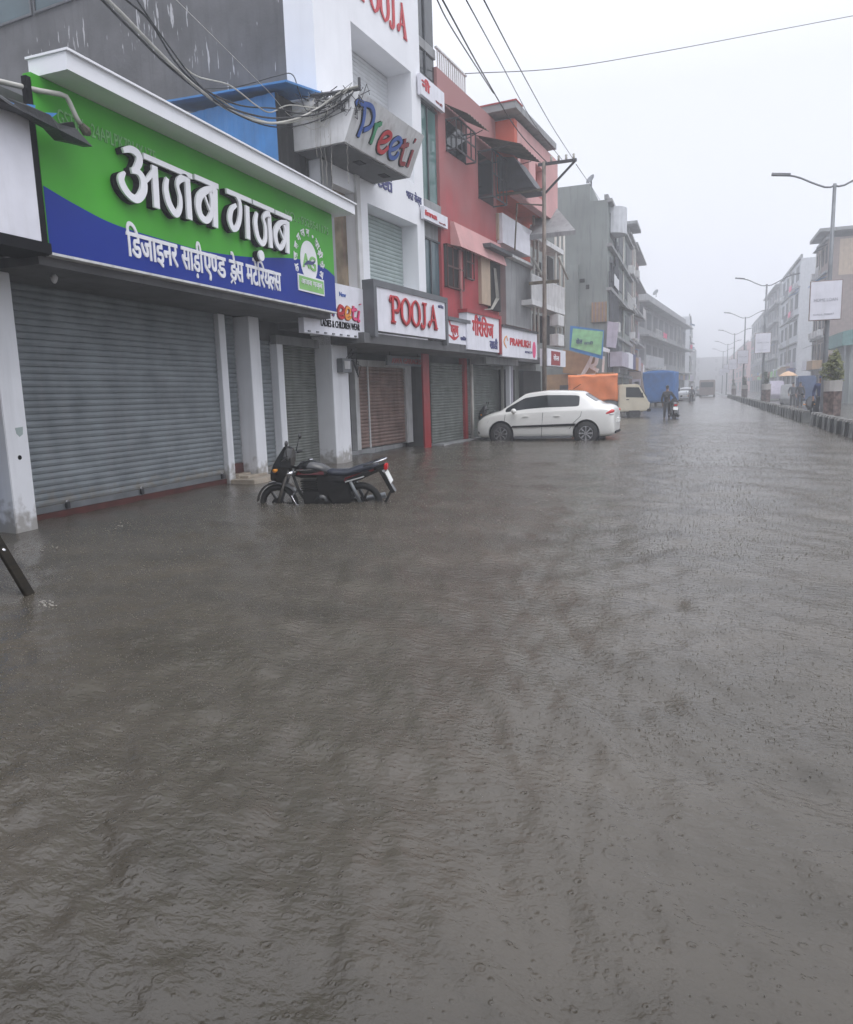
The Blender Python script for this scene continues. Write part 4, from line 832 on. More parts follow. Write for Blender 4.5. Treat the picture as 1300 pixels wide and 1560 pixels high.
# tin canopy and floors below
q = rs(815, 285, eo+1.0); ca = EB(); z9 = rs(790, 275, eo+.9)[1]
cp = [FC.end(x_, y_, de-.1) for x_, y_ in ((757, 239), (783, 239), (815, 284), (759, 291))]; ca.prism([(p_[0], p_[1]) for p_ in cp], de-.1, de+2.6, 'y') if False else ca.add([(p_[0], y_, p_[1]) for y_ in (de-.1, de+1.3) for p_ in cp], [(0, 1, 2, 3), (7, 6, 5, 4), (0, 4, 5, 1), (1, 5, 6, 2), (2, 6, 7, 3), (3, 7, 4, 0)]); ca.build('tin_canopy', 'tin_dark', eb)
b = EB(); zf = rs(790, 318, eo)[1]; b.box(-12, -.5, de+.012, ee, 2.95, ZU-.002); b.build('lower_wall', 'orange_wall', eb)
eu = eo; eo = 0.05; wpo = .2; wz1 = (rs(758, 319, wpo)[1]+rs(808, 350, wpo)[1])/2; wz0 = (rs(758, 368, wpo)[1]+rs(808, 388, wpo)[1])/2; ws0, ws1 = rs(757, 340, wpo)[0], rs(808, 365, wpo)[0]
ws0 = max(ws0, de+.02)
EB().box(eo-.5, wpo, ws0, ws1, wz0, wz1).build('balcony_panel', 'sign_white', eb)
EB().box(eo-.48, wpo-.12, ws0-.12, ws1, wz0+.1, wz1-.02).build('balcony_side', 'beige_wall', eb)
go = eo-.25; gz1, gz0 = wz0-.25, rs(790, 498, go)[1]; gs0, gs1 = rs(771, 440, go)[0], rs(809, 440, go)[0]
EB().box(eo-.55, go, max(gs0, de+.03), gs1, gz0, gz1).build('balcony_wall', 'concrete', eb)
EB().box(eo-.55, go+.25, max(gs0, de+.03), gs1+.2, gz1, gz1+.1).build('slab_edge', 'dirty_white', eb)
zr1, zr0 = rs(830, 425, eo+.2)[1], rs(830, 462, eo+.2)[1]; rr0, rr1 = rs(811, 440, eo+.2)[0], rs(861, 470, eo+.2)[0]
b = EB(); b.box(eo+.15, eo+.2, rr0, rr1, zr1-.06, zr1); b.box(eo-.5, eo+.2, rr0, rr1, zr0-.2, zr0)
for k in range(34): y = rr0+(rr1-rr0)*(k+.5)/34; b.box(eo+.16, eo+.19, y-.05, y+.05, zr0, zr1-.06)
b.build('balcony_railing', 'dirty_white', eb)
z5 = rs(840, 372, eo+.2)[1]; b = EB(); b.box(eo-.5, eo+.15, rr0-1, rr1, z5-.1, z5+.1); b.build('floor_slab', 'dirty_white', eb)
b = EB()
for x_ in (812, 818, 845, 852, 858):
    y = rs(x_, 400, eo)[0]; b.tube([(eo+.05, y, 3.5), (eo+.05, y, 9.2)], .05, 6)
b.tube([(eo+.1, rs(848, 380, eo)[0], rs(848, 392, eo)[1]), (eo+.1, rs(862, 430, eo)[0], rs(862, 425, eo)[1])], .06, 6); b.tube([(eo+.1, rs(808, 385, eo)[0], wz0), (eo+.1, rs(826, 415, eo)[0], zr1)], .07, 6)
b.build('downpipe', 'pipe_pvc', eb, True)
for (xa, xb_, ya_, yb2) in ((813, 824, 395, 428), (834, 842, 390, 425), (812, 826, 478, 520), (832, 846, 480, 525), (850, 858, 440, 465)):
    EB().box(eo-.62, eo-.57, rs(xa, ya_, eo-.6)[0], rs(xb_, ya_, eo-.6)[0], rs(xa, yb2, eo-.6)[1], rs(xa, ya_, eo-.6)[1]).build('window', 'interior', eb)
for yy in (478, 508):
    q0, q1 = rs(851, yy, eo+.3), rs(860, yy+20, eo+.3); MB(lambda p: Vector((p.x, p.y-de, p.z))).box(eo-.1, eo+.3, q0[0], q1[0], q1[1], q0[1]).build('air_conditioner', 'dirty_white', eb, bevel=.02)
gs_o = FC.at(840, 340, eo)[0]
q0, q1 = FC.at(842, 306, eo), FC.at(850, 330, eo)
so2 = 2.0; sA, sB = FC.at(835, 307, so2)[0], FC.at(877, 356, so2)[0]; zG = (FC.at(835, 307, so2)[1]+FC.at(877, 356, so2)[1])/2-.2
b = EB(); nA = FC.at(838, 309, .06); fz = FC.at(877, 357, so2); b.add([(.0, nA[0], nA[1]), (so2, fz[0], fz[1]), (.0, fz[0], fz[1]), (.0, nA[0], nA[1]+.2), (so2, fz[0], fz[1]+.16), (.0, fz[0], fz[1]+.2)], [(0, 2, 1), (3, 4, 5), (0, 1, 4, 3), (1, 2, 5, 4), (2, 0, 3, 5)]); b.build('projecting_slab', 'concrete', eb)
# ground floor, dark shop fronts
EB().box(-12, -.3, de, ee, -.31, 2.95).build('back_wall', 'shutter_dark', eb)
EB().box(-.3, eo+.1, de, ee, 2.72, 2.945).build('canopy', 'soffit', eb)
for x_, m_ in ((776, 'white_paint'), (779, 'purple_wall')):
    y = rs(x_, 600, .2)[0]; EB().box(.1, .25, y-.07, y+.07, -.31, 2.72).build('post', m_, eb)
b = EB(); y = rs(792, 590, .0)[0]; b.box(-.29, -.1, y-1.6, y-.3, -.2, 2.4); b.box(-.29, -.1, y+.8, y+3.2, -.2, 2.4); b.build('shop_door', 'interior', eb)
# ================================================================== SMALL THINGS ON THE NEAR ROW
q0 = FC.end(252, 150, -1.2); q1 = FC.end(418, 130, -1.2)
shd = fthing(FC, 'metal_shed', 'bright blue sheet metal shed on the low shop roof before the grey wall', 'shed', q1[0], -1.2, 5.34)
SH = lambda: MB(lambda p: Vector((p.x-q1[0], p.y+1.2, p.z-5.34)))
zt_s = FC.end(418, 140, -1.2)[1]
b = SH(); b.corr((q0[0]-.2, -1.2, 5.34), (q1[0]-q0[0]+.2, 0, 0), (0, 0, zt_s-5.34), 12, .012); b.build('front_sheet', 'blue_sheet', shd)
b = SH(); b.corr((q1[0], -1.2, 5.34), (0, 1.1, 0), (0, 0, zt_s-5.34), 5, .012); b.build('side_sheet', 'interior', shd)
q2, q3 = FC.end(250, 152, -1.45), FC.end(436, 121, -1.45)
b = SH(); b.hexa([(q2[0]-.2, -1.45, q2[1]-.04), (q3[0], -1.45, q3[1]-.04), (q3[0], -.02, q3[1]+.18), (q2[0]-.2, -.02, q2[1]+.18), (q2[0]-.2, -1.45, q2[1]), (q3[0], -1.45, q3[1]), (q3[0], -.02, q3[1]+.22), (q2[0]-.2, -.02, q2[1]+.22)]); b.build('roof_sheet', 'blue_sheet', shd)
# cables ------------------------------------------------------------------
def cable(label, pts, r, m, name='cable', group=None, cat='cable'):
    """pts: (px, py, distance along the street)"""
    P_ = [gy(x, y, Y) for x, y, Y in pts]; P_ = smooth_path(P_, 7); c0 = P_[0].copy(); c0.z = P_[0].z
    b = MB().tube([p-c0 for p in P_], r, 6); o = b.build(name, m, smooth=True); o.location = c0
    return tag(o, label, cat, group)
K1 = [(-0.02, 0)]
cable('thick black cable drooping from top left to the box sign bracket', [(158, -6, 8.5), (190, 25, 9), (235, 72, 9.8), (290, 125, 11), (345, 165, 12.4), (400, 186, 13.4), (440, 184, 14), (480, 168, 14.5), (520, 140, 14.7), (546, 131, 14.7)], .026, 'cable_pale')
cable('thin black cable looping beside the thick one at top left', [(186, -6, 8.7), (228, 32, 9.3), (268, 95, 10.2), (310, 135, 11.4), (365, 160, 12.8), (420, 165, 13.8), (470, 172, 14.4), (525, 142, 14.7)], .016, 'cable_black')
cable('pale cable sagging below the blue shed roof', [(270, 92, 10.3), (300, 116, 11), (350, 130, 12.2), (390, 160, 13.2), (412, 171, 13.8), (440, 160, 14.2), (490, 163, 14.6), (530, 138, 14.7)], .013, 'cable_pale')
cable('second thick black cable under the pale one at top left', [(150, -6, 8.4), (200, 45, 9.2), (262, 105, 10.4), (330, 155, 12), (400, 178, 13.4), (455, 178, 14.2), (500, 168, 14.6), (540, 140, 14.7)], .018, 'cable_black')
cable('black cable sagging lowest across the blue shed', [(205, -6, 8.8), (250, 60, 9.8), (300, 125, 11), (350, 168, 12.4), (410, 192, 13.6), (460, 190, 14.3), (505, 172, 14.6), (542, 138, 14.7)], .013, 'cable_black')
cable('pale cable running along the hood edge to the bracket', [(330, 148, 12), (370, 172, 13), (420, 188, 13.9), (470, 180, 14.4), (515, 158, 14.7), (538, 138, 14.7)], .012, 'cable_pale')
cable('thin wire crossing the grey wall down to the box sign', [(264, -5, 9), (350, 80, 12), (410, 140, 13.8), (450, 180, 14.6), (500, 165, 14.8)], .006, 'cable_pale')
cable('black wire curled along the blue shed edge', [(300, 135, 13), (360, 132, 13.6), (420, 116, 14), (445, 113, 14.2), (456, 140, 14.4), (470, 170, 14.6), (505, 160, 14.7)], .010, 'cable_black')
br0 = gy(474, 146, 14.9); bk_ = thing('cable_bracket', 'black steel bracket holding the cables above the box sign', 'bracket', br0)
b = MB(); e1 = gy(548, 136, 14.72)-br0; b.tube([(0, 0, 0), e1], .04, 6); b.tube([e1, e1+Vector((0, 0, .22))], .03, 6); b.build('arm', 'dark_metal', bk_)
b = MB(); rg = random.Random(5)
for k in range(60):
    p = e1*rg.uniform(.1, .95); b.tube([p, p+Vector((rg.uniform(-.2, .2), rg.uniform(-.2, .1), rg.uniform(-.5, -.1))), p+Vector((rg.uniform(-.5, .3), rg.uniform(-.2, .1), rg.uniform(-.6, .1))), p+Vector((rg.uniform(-.3, .4), rg.uniform(-.1, .1), rg.uniform(-.3, .1)))], rg.uniform(.006, .013), 5)
b.build('tangled_wire', 'cable_black', bk_); b = MB()
for k in range(22):
    p = e1*rg.uniform(.0, .9); q_ = p+Vector((rg.uniform(-1.6, -.4), rg.uniform(-.3, .1), rg.uniform(-.5, -.1))); b.tube([tuple(v) for v in smooth_path([p, p+(q_-p)*.5+Vector((0, 0, rg.uniform(-.45, -.1))), q_], 5)], rg.uniform(.005, .012), 5)
b.build('loose_cable', 'cable_pale', bk_)
# rainwater running off the box sign
b = MB(); rg = random.Random(8); d0 = gy(500, 190, 14.5)
for x, y0_, y1_ in ((487, 170, 285), (494, 185, 300), (503, 195, 290), (528, 216, 280), (470, 140, 190), (478, 150, 240), (498, 150, 210)):
    z0_ = gy(x, y0_, 14.5).z; z1_ = gy(x, y1_, 14.5).z; X = gy(x, y0_, 14.5).x; n = 16
    b.tube([(X-d0.x+rg.uniform(-.012, .012), rg.uniform(-.03, .03), z0_+(z1_-z0_)*i/n-d0.z) for i in range(n+1)], [rg.uniform(.002, .007) for i in range(n+1)], 5)
o = b.build('rainwater_trickles', 'splash', smooth=True); o.location = d0; tag(o, 'thin trickles of rainwater pouring off the grey box sign', 'rainwater', kind='stuff')
# sky wires
pt = gy(848, 246, 31.2)
for i, (lab, pts) in enumerate((('dark service wire from the top edge to the red parapet', [(664, -5, 17), (690, 45, 20), (752, 142, 27)]), ('dark overhead wire just left of the sky running to the pole arm', [(672, -5, 12), (735, 110, 18), (790, 200, 23), (836, 250, 26.6)]),
   ('thin overhead wire second from the right above the street', [(708, -5, 9), (760, 90, 15), (815, 190, 23), (858, 245, 26.6)]), ('thin overhead wire furthest right over the street', [(735, -5, 8.5), (790, 100, 14), (840, 190, 21), (876, 246, 26.6)]))):
    cable(lab, pts, (.018, .016, .009, .009)[i], 'cable_black', 'overhead_wire', cat='wire')
cable('faint wire strung straight across the whole street', [(705, 112, 24), (850, 104, 27), (1000, 80, 30), (1150, 52, 33), (1320, 20, 36)], .012, 'cable_black', 'overhead_wire', cat='wire')
cable('faint wire dropping from the pole to the far side', [(878, 250, 26.6), (905, 290, 40), (930, 330, 55)], .012, 'cable_black', 'overhead_wire', cat='wire')
# parapet cable bracket
# utility pole -----------------------------------------------------------
PY = 26.6; pb = gy(829, 593, PY); pl = thing('utility_pole', 'rusty steel utility pole with cross arms before the pink building', 'utility pole', (pb.x, PY, -.3))
topz = gy(832, 246, PY).z
MB().tube([(0, 0, 0), (.04, 0, topz*.5), (.05, 0, topz+.3)], [.085, .075, .065], 10).build('shaft', 'pole_rust', pl, True)
b = MB(); e = gy(879, 245, PY); ex = e.x-pb.x; ez = e.z+.3
b.box(-.15, ex, -.04, .04, topz+.18, topz+.27); b.tube([(.05, 0, topz-.75), (ex-.05, 0, topz+.2)], .04, 6); b.build('cross_arm', 'dark_metal', pl)
b = MB()
for k in range(4): x = .3+(ex-.4)*k/3; b.lathe([(.02, topz+.27), (.05, topz+.31), (.03, topz+.36), (.05, topz+.41), (.02, topz+.45)], (x, 0, 0), 8)
b.build('insulator', 'cable_pale', pl, True)
b = MB(); z = gy(830, 432, PY).z+.3; b.box(-.5, .55, -.05, .05, z, z+.1); z = gy(830, 290, PY).z+.3; b.box(-2.4, .05, -.03, .03, z, z+.08); z = gy(830, 312, PY).z+.3; b.tube([(0, 0, z), (-.9, 0, z+.15), (-1.0, 0, z-1.4)], .03, 6); b.build('bracket', 'tin_rust', pl)
# ================================================================== FAR BUILDINGS
def bldg(name, label, X0, Y0, Y1, H, depth, side, m, floors, nwin, nend, ang=0.0, band='concrete', wm='interior', parapet=.5, slab=.25, endw=True, extra=None, wfrac=.55):
    """X0: street face; side=+1: stands left and faces +x, -1: stands right and faces -x. Local x = out to the street."""
    t = thing(name, label, 'building', (X0, Y0, 0), -math.radians(ang)); L = Y1-Y0; sg_ = side
    fx = lambda p: Vector((p.x*sg_, p.y, p.z)); NBm = lambda: MB(fx)
    NBm().box(-depth, 0, 0, L, -.31, H).build('wall', m, t)
    fh = H/floors; b = NBm()
    for f in range(1, floors+1): b.box(-.05, slab, -.02, L+.02, f*fh-.12, f*fh+.06)
    b.build('floor_band', band, t)
    if parapet: NBm().wall(0, L, H+.062, H+parapet, -.2, .02).build('parapet', band, t)
    for f in range(floors):
        z0_ = f*fh+(fh*.28 if f else .1); z1_ = f*fh+fh*.8
        for k in range(nwin):
            w_ = L/nwin; y0_ = k*w_+w_*(1-wfrac)/2; NBm().box(.003, .04, y0_, y0_+w_*wfrac, z0_, z1_).build('window', wm, t)
        if endw and f:
            for k in range(nend):
                w_ = depth/nend; x0_ = -(k+.5)*w_; NBm().box(x0_-.5, x0_+.5, -.035, -.003, z0_+.2, z1_-.2).build('window', wm, t)
    rg = random.Random(hash(round(X0*10+Y0)) % 1000)
    if Y0 < 200:                       # the clutter every front here carries
        for f in range(1, floors):
            for k in range(nwin):
                y0_ = (k+.5)*L/nwin; z_ = f*fh; u = rg.random(); w_ = L/nwin*wfrac/2
                if u < .3: NBm().box(slab*.2, slab*.2+.45, y0_-.45, y0_+.4, z_+.1, z_+.7).build('air_conditioner', 'dirty_white', t, bevel=.02)
                elif u < .5: NBm().corr((.02, y0_-w_-.1, z_+fh*.86), (0, 2*w_+.2, 0), (.9, 0, -.35), 6, .02).build('sunshade', rg.choice(['tin_rust', 'tin_dark', 'blue_sheet']), t)
                elif u < .62: b = NBm(); [b.box(slab+.02, slab+.05, y0_-w_+j*w_*.5, y0_-w_+j*w_*.5+w_*.4, z_+.3, z_+rg.uniform(.9, 1.1)) for j in range(4)]; b.build('laundry', rg.choice(['letter_orange', 'purple_wall', 'letter_pink', 'white_paint', 'tarp_blue']), t)
                elif u < .8: b = NBm(); [b.box(slab-.03, slab, y0_-w_*1.6+j*w_*.32, y0_-w_*1.6+j*w_*.32+.05, z_+.07, z_+1.0) for j in range(11)]; b.box(slab-.04, slab+.01, y0_-w_*1.6, y0_+w_*1.65, z_+1.0, z_+1.06); b.build('balcony_rail', rg.choice(['dirty_white', 'tin_dark']), t)
        for k in range(2): y_ = L*rg.uniform(.1, .9); NBm().tube([(.07, y_, 0), (.07, y_, H-.2)], .06, 6).build('downpipe', 'pipe_pvc', t, True)
        for k in range(2): NBm().lathe([(.55, H+.06), (.6, H+.5), (.6, H+1.2), (.3, H+1.45), (.15, H+1.5)], (-rg.uniform(1.5, 5), L*rg.uniform(.1, .8), 0), 14).build('water_tank', 'black', t, True)
        zs_ = 2.9; y_ = 0
        while y_ < L-1.5:
            w_ = min(rg.uniform(2.2, 4.5), L-y_-.2); NBm().box(.05, .9, y_+.1, y_+w_, zs_, zs_+rg.uniform(.7, 1.1)).build('shop_board', rg.choice(['sign_white', 'letter_dark_red', 'band_green', 'letter_navy', 'tan_board', 'purple_wall']), t); y_ += w_
    if extra: extra(t, NBm, L, H)
    return t
# tall grey-green block
JY = 46.0
jx = gy(926, 340, JY).x; jz = gy(915, 305, JY).z; jl = gy(862, 300, JY).x; jz2 = gy(880, 282, JY).z; jstep = gy(899, 290, JY).x
def jex(t, NBm, L, H):
    NBm().box(jl-jx-3, jstep-jx, .0, 6, H+.0, H+(jz2-jz)).build('stair_tower', 'concrete_green', t)
    b = NBm(); rg = random.Random(4)
    for k in range(9): y_ = .15+.55*k; b.tube([(.12, y_, .5), (.16, y_, H*.45), (.12, y_, H*rg.uniform(.6, .93))], .07, 6)
    b.build('drain_stack', 'tin_dark', t)
    for (xa, ya, xb2, yb2) in ((866, 415, 871, 423), (873, 413, 880, 423), (884, 425, 891, 430), (893, 434, 898, 440)):
        p, r2 = gy(xa, ya, JY), gy(xb2, yb2, JY); NBm().box(p.x-jx, r2.x-jx, -.03, -.003, r2.z, p.z).build('vent', 'interior', t)
    p, r2 = gy(903, 461, JY), gy(924, 490, JY); wn = NBm().box(p.x-jx, r2.x-jx, -.12, -.003, r2.z, p.z).build('window', 'brown_wall', t)
    b = NBm(); [b.box(p.x-jx+(r2.x-p.x)*k/4-.03, p.x-jx+(r2.x-p.x)*k/4+.03, -.16, -.125, r2.z, p.z) for k in range(5)]; b.build('mullion', 'tan_board', wn)
    b = NBm()
    for f in range(1, 4): b.prism([(-.2, 0), (-.2, L*.6), (.5, L*.55), (.9, L*.3), (.5, .1)], H-.2-3.3*(f-1)-1.2, H-.2-3.3*(f-1), 'z') if False else None
    b.lathe([(1.0, H-1.6), (1.0, H-.1)], (-.1, 2.2, 0), 20); b.build('round_balcony', 'pale_wall', t)
    p, r2 = gy(862, 400, JY), gy(882, 540, JY)
    NBm().box(jl-jx-.4, gy(882, 420, JY).x-jx, -.35, -.0, 3.5, gy(870, 405, JY).z).build('buttress', 'concrete_green', t)
bldg('tall_building', 'tall blank grey-green building with a dish on its stepped roof', jx, JY, 62, jz, 14, 1, 'concrete_green', 5, 3, 0, wm='tin_dark', endw=False, extra=jex, parapet=.3)
def dish(px, py, Y, s, label):
    p = gy(px, py, Y); t = thing('satellite_dish', label, 'satellite dish', p - Vector((0, 0, s*1.2)))
    b = MB(); b.lathe([(0.02, 0), (s*.5, .05*s), (s*.8, .16*s), (s, .32*s), (s*.97, .33*s), (s*.5, .08*s), (.02, .02)], n=18); o = b.build('reflector', 'grey_metal', t, True)
    o.matrix_local = Matrix.Translation((0, 0, s*1.2)) @ Matrix.Rotation(math.radians(50), 4, 'X') @ Matrix.Rotation(math.radians(-35), 4, 'Y')
    MB().tube([(0, 0, 0), (0, 0, s*1.2)], .05, 6).build('mast', 'dark_metal', t)
dish(901, 274, JY+2, .32, 'large satellite dish on the grey-green roof')
dish(1000, 446, 110, .45, 'small satellite dish on the long grey building')
# pale pillar building and red one behind it
KY = 68.0; kx = gy(957, 400, KY).x; kx0 = gy(938, 400, KY).x; kz = gy(946, 355, KY).z
def kex(t, NBm, L, H):
    a = gy(944, 400, KY).x-kx; c = gy(955, 400, KY).x-kx
    NBm().box(a, c, -.5, .0, 0, H+.2).build('pillar', 'purple_wall', t)
    b = NBm(); b.box(kx0-kx, .8, -.8, L*.4, H+.52, H+.75); b.build('roof_slab', 'concrete', t)
bldg('narrow_building', 'narrow building with a pale full height pillar', kx, KY, KY+9, kz, 12, 1, 'brown_wall', 5, 2, 0, endw=False, extra=kex, wm='tin_dark')
K2 = 79.0; k2x = gx(958, 400, -6.6); k2 = bldg('narrow_building', 'reddish terraced building with hanging balconies behind the pale pillar', -6.7, 79, 93, gy(968, 378, 82).z, 10, 1, 'red_wall_faded', 5, 3, 1, wm='tin_dark', slab=.9)
LB = bldg('long_building', 'long grey three storey building with open verandas fading in rain', -6.9, 96, 146, gy(980, 458, 96).z, 18, 1, 'concrete', 3, 9, 2, ang=5.5, wm='tin_dark', slab=1.3, wfrac=.62, parapet=1.6)
bldg('far_building', 'pale far building beyond the long grey one', -1.6, 165, 235, 16, 18, 1, 'pale_wall', 4, 8, 2, ang=0, wm='tin_dark')
bldg('far_building', 'hazy far block on the left where the street narrows', -.6, 250, 330, 13, 20, 1, 'concrete', 4, 8, 2)
# right side
def right(name, label, xfar, xnear, ytop, Y0, depth, m, floors, nw, nend, **k):
    p = gy(xnear, ytop, Y0); X0 = p.x
    far = gx(xfar, 500, X0).y; far = max(far, Y0+8)
    return bldg(name, label, X0, Y0, far, p.z, depth, -1, m, floors, nw, nend, **k)
def r1x(t, NBm, L, H):
    NBm().box(-14, .9, -.6, 6, H+.51, H+.8).build('roof_slab', 'concrete', t)
    NBm().box(-14, -.9, -.03, -.002, H-3.4, H-.2).build('upper_band', 'beige_wall', t)
    b = NBm(); [b.box(-4-4*k, -2.2-4*k, -.06, -.031, H-2.9, H-1.2) for k in range(3)]; b.build('opening', 'tin_dark', t)
right('apartment_building', 'pinkish brown apartment block behind the nearest lamp post', 1243, 1264, 362, 80, 22, 'brown_wall', 5, 4, 0, endw=False, extra=r1x)
right('apartment_building', 'white apartment block with a column of four small windows', 1190, 1221, 393, 108, 16, 'pale_wall', 5, 4, 1, wm='tin_dark')
right('apartment_building', 'tall grey apartment block left of the white one with projecting floors', 1168, 1190, 432, 145, 18, 'concrete', 6, 5, 2, wm='tin_dark', slab=.8)
right('far_building', 'faint grey block behind the second lamp post', 1146, 1166, 475, 195, 20, 'concrete', 5, 6, 2)
right('far_building', 'faint low block at the far right end of the street', 1112, 1140, 520, 260, 25, 'pink_wall', 4, 6, 2)
bldg('far_building', 'hazy block closing the end of the street', 40, 420, 440, 17, 70, 1, 'concrete', 4, 3, 8)
# roof solar panel on right
# green canopy stall at the right edge
cq = gy(1282, 556, 62); cs = thing('shop_canopy', 'green sloping shop canopy at the right picture edge', 'canopy', (cq.x, 62, 0))
b = MB(); b.hexa([(0, 0, 4.2), (0, 0, 5.2), (7, 0, 6.6), (7, 0, 4.6), (0, 8, 4.2), (0, 8, 5.2), (7, 8, 6.6), (7, 8, 4.6)]); b.build('canopy_sheet', mat('canopy_green', (.10, .22, .21), .6, var=.2), cs)
b = MB(); b.box(.6, 7, .3, 8, -.3, 4.3); b.build('stall_wall', 'concrete_green', cs); b = MB(); [b.tube([(x, 0.1, -.3), (x, .1, 4.4)], .07, 6) for x in (.2, 3, 6)]; b.build('post', 'grey_metal', cs)
# left middle ground: tilted green banner, tan front with emblem, small awnings
def fboard(name, label, quad, Y, m, thick=.12, cat='sign'):
    P4 = [gy(x, y, Y) for x, y in quad]; c = P4[3]; t = thing(name, label, cat, c)
    b = MB(); b.add([tuple(p-c) for p in P4]+[tuple(p-c+Vector((0, thick, 0))) for p in P4], [(0, 1, 2, 3), (7, 6, 5, 4), (0, 4, 5, 1), (1, 5, 6, 2), (2, 6, 7, 3), (3, 7, 4, 0)]); b.build('panel', m, t); return t, c
t, c = fboard('banner_sign', 'tilted green banner in a blue frame over the tan shopfront', ((869, 496), (920, 503), (918, 547), (868, 533)), 43.2, 'blue_sheet')
P4 = [gy(x, y, 43.17)-c for x, y in ((873, 500), (919, 505), (916, 541), (870, 529))]
b = MB(); b.add([tuple(p) for p in P4]+[tuple(p+Vector((0, .05, 0))) for p in P4], [(0, 1, 2, 3), (7, 6, 5, 4), (0, 4, 5, 1), (1, 5, 6, 2), (2, 6, 7, 3), (3, 7, 4, 0)]); b.build('banner', mat('banner_green', (.25, .52, .28), .6, var=.2), t)
b = MB(); p = gy(878, 524, 43.1)-c; text(b, 'सेल', p.x, p.x+.35, p.z, .35, FRONT, -p.y+.0, .03, .01); p = gy(890, 525, 43.1)-c; text(b, 'साडी', p.x, p.x+.5, p.z, .2, FRONT, -p.y, .02, .01); b.build('lettering', 'letter_navy', t)
t, c = fboard('shop_sign', 'tan shop fascia with a raised cream emblem above the orange truck', ((858, 532), (907, 545), (907, 574), (858, 568)), 44.2, 'tan_board', .5)
b = MB(); p = gy(888, 571, 44.1)-c; ribbon(b, [(p.x, p.z, .2), (p.x+.35, p.z+.6, .22), (p.x+.55, p.z+1.05, .15), (p.x+.8, p.z+1.15, .15), (p.x+.75, p.z+.6, .2), (p.x+.45, p.z+.45, .15), (p.x+.9, p.z+.2, .2)], .2, FRONT, -p.y, .08); ribbon(b, [(p.x+1.15, p.z+.1), (p.x+1.2, p.z+1.0)], .12, FRONT, -p.y, .08); ribbon(b, [(p.x-.3, p.z-.02), (p.x+.7, p.z-.02)], .12, FRONT, -p.y, .08); b.build('emblem', 'dirty_white', t)
b = MB(); a = gy(856, 578, 44.5)-c; b.box(a.x-1, a.x+3, .3, .6, -c.z-.3, a.z+.3); b.build('shop_front', 'tan_board', t); b = MB(); a = gy(853, 600, 44.3)-c; b.box(a.x, a.x+.6, .1, .25, -c.z-.2, a.z+.5); b.build('door', 'tin_dark', t)
for i, (lab, quad, Y, m) in enumerate((('white tarpaulin awning right of the green banner', ((906, 556), (935, 548), (944, 566), (908, 572)), 50, 'purple_wall'), ('dull purple stall front between the shops and the blue truck', ((903, 562), (975, 556), (982, 600), (903, 600)), 64, 'brown_wall'),
        ('pale lilac banner hanging on the drain pipes', ((926, 489), (943, 492), (938, 530), (924, 528)), 45.6, 'purple_wall'), ('small white lamp board left of the pale pillar', ((918, 528), (929, 532), (928, 537), (919, 535)), 44.8, 'white_facade'), ('long pale shop sign on the long grey building', ((985, 540), (1012, 546), (1012, 560), (985, 560)), 88, 'pale_wall'))):
    t, c = fboard('awning' if i in (0,) else ('stall' if i == 1 else 'banner_sign'), lab, quad, Y, m, .3 if i != 1 else 3, ('awning', 'stall', 'banner', 'lamp board', 'sign')[i])
    if i == 1:
        b = MB(); rg = random.Random(2)
        for k in range(10): a = rg.uniform(0, 3.6); z = rg.uniform(.4, 1.9); b.box(a, a+rg.uniform(.3, .8), -.2, -.02, z-c.z, z-c.z+rg.uniform(.3, .8))
        b.build('stacked_goods', 'purple_wall', t)
# added roof, unseen behind and above the camera: keeps the sky off the nearest water
pr_ = thing('added_shade_roof', 'added unseen concrete roof on square posts that shades the nearest water', 'added shade roof', (0, -4.5, -.3))
MB().box(-6.5, 6.5, -5, 4.75, 3.35, 3.55).build('roof_slab', 'concrete', pr_); MB().box(-6.5, 6.5, -5.3, -5.02, 0, 3.8).build('back_wall', 'dirty_white', pr_)
for x_ in (-6.2, 6.2): MB().box(x_-.15, x_+.15, 3.0, 3.3, 0, 3.345).build('post', 'white_paint', pr_)
# ================================================================== MEDIAN
mx = 4.15
bo = tag(MB().prism([(-.17, -.3), (.17, -.3), (.14, .40), (.10, .45), (-.10, .45), (-.14, .40)], -.14, .14, 'y').build('bollard', 'bollard', bevel=.015), 'dark concrete bollard with pale top in the row along the median', 'bollard', 'bollards along the median')
MB().prism([(-.145, .40), (.145, .40), (.105, .465), (-.105, .465)], -.145, .145, 'y').build('cap', 'bollard_top', bo)
ys = [22.0+.62*k for k in range(150)]
bo2 = dup(bo, (0, 0, 0), 0); bo2.data = bo.data.copy(); bo2.data.materials[0] = M['bollard_gap_shade']; bo2['label'] = 'concrete bollard coloured black for the shaded gaps in the median row'  # second variant carries the gap shade in its colour
bo['label'] = 'grey concrete bollard with pale top in the row along the median'
first = True; cnt = [0, 0]
for iy, y in enumerate(ys):
    if 31.2 < y < 32.8: continue
    src = (bo, bo2)[iy % 2]; r = src if cnt[iy % 2] == 0 else dup(src, (0, 0, 0), 0); cnt[iy % 2] += 1
    r.location = (mx+.0012*max(0, y-45)+random.uniform(-.02, .02), y, random.uniform(-.02, .02)); r.rotation_euler = (random.uniform(-.02, .02), random.uniform(-.03, .03), random.uniform(-.08, .08))
tag(MB().box(4.34, 5.2, 20, 240, -.31, .06).build('median', 'concrete'), None, None, kind='structure')
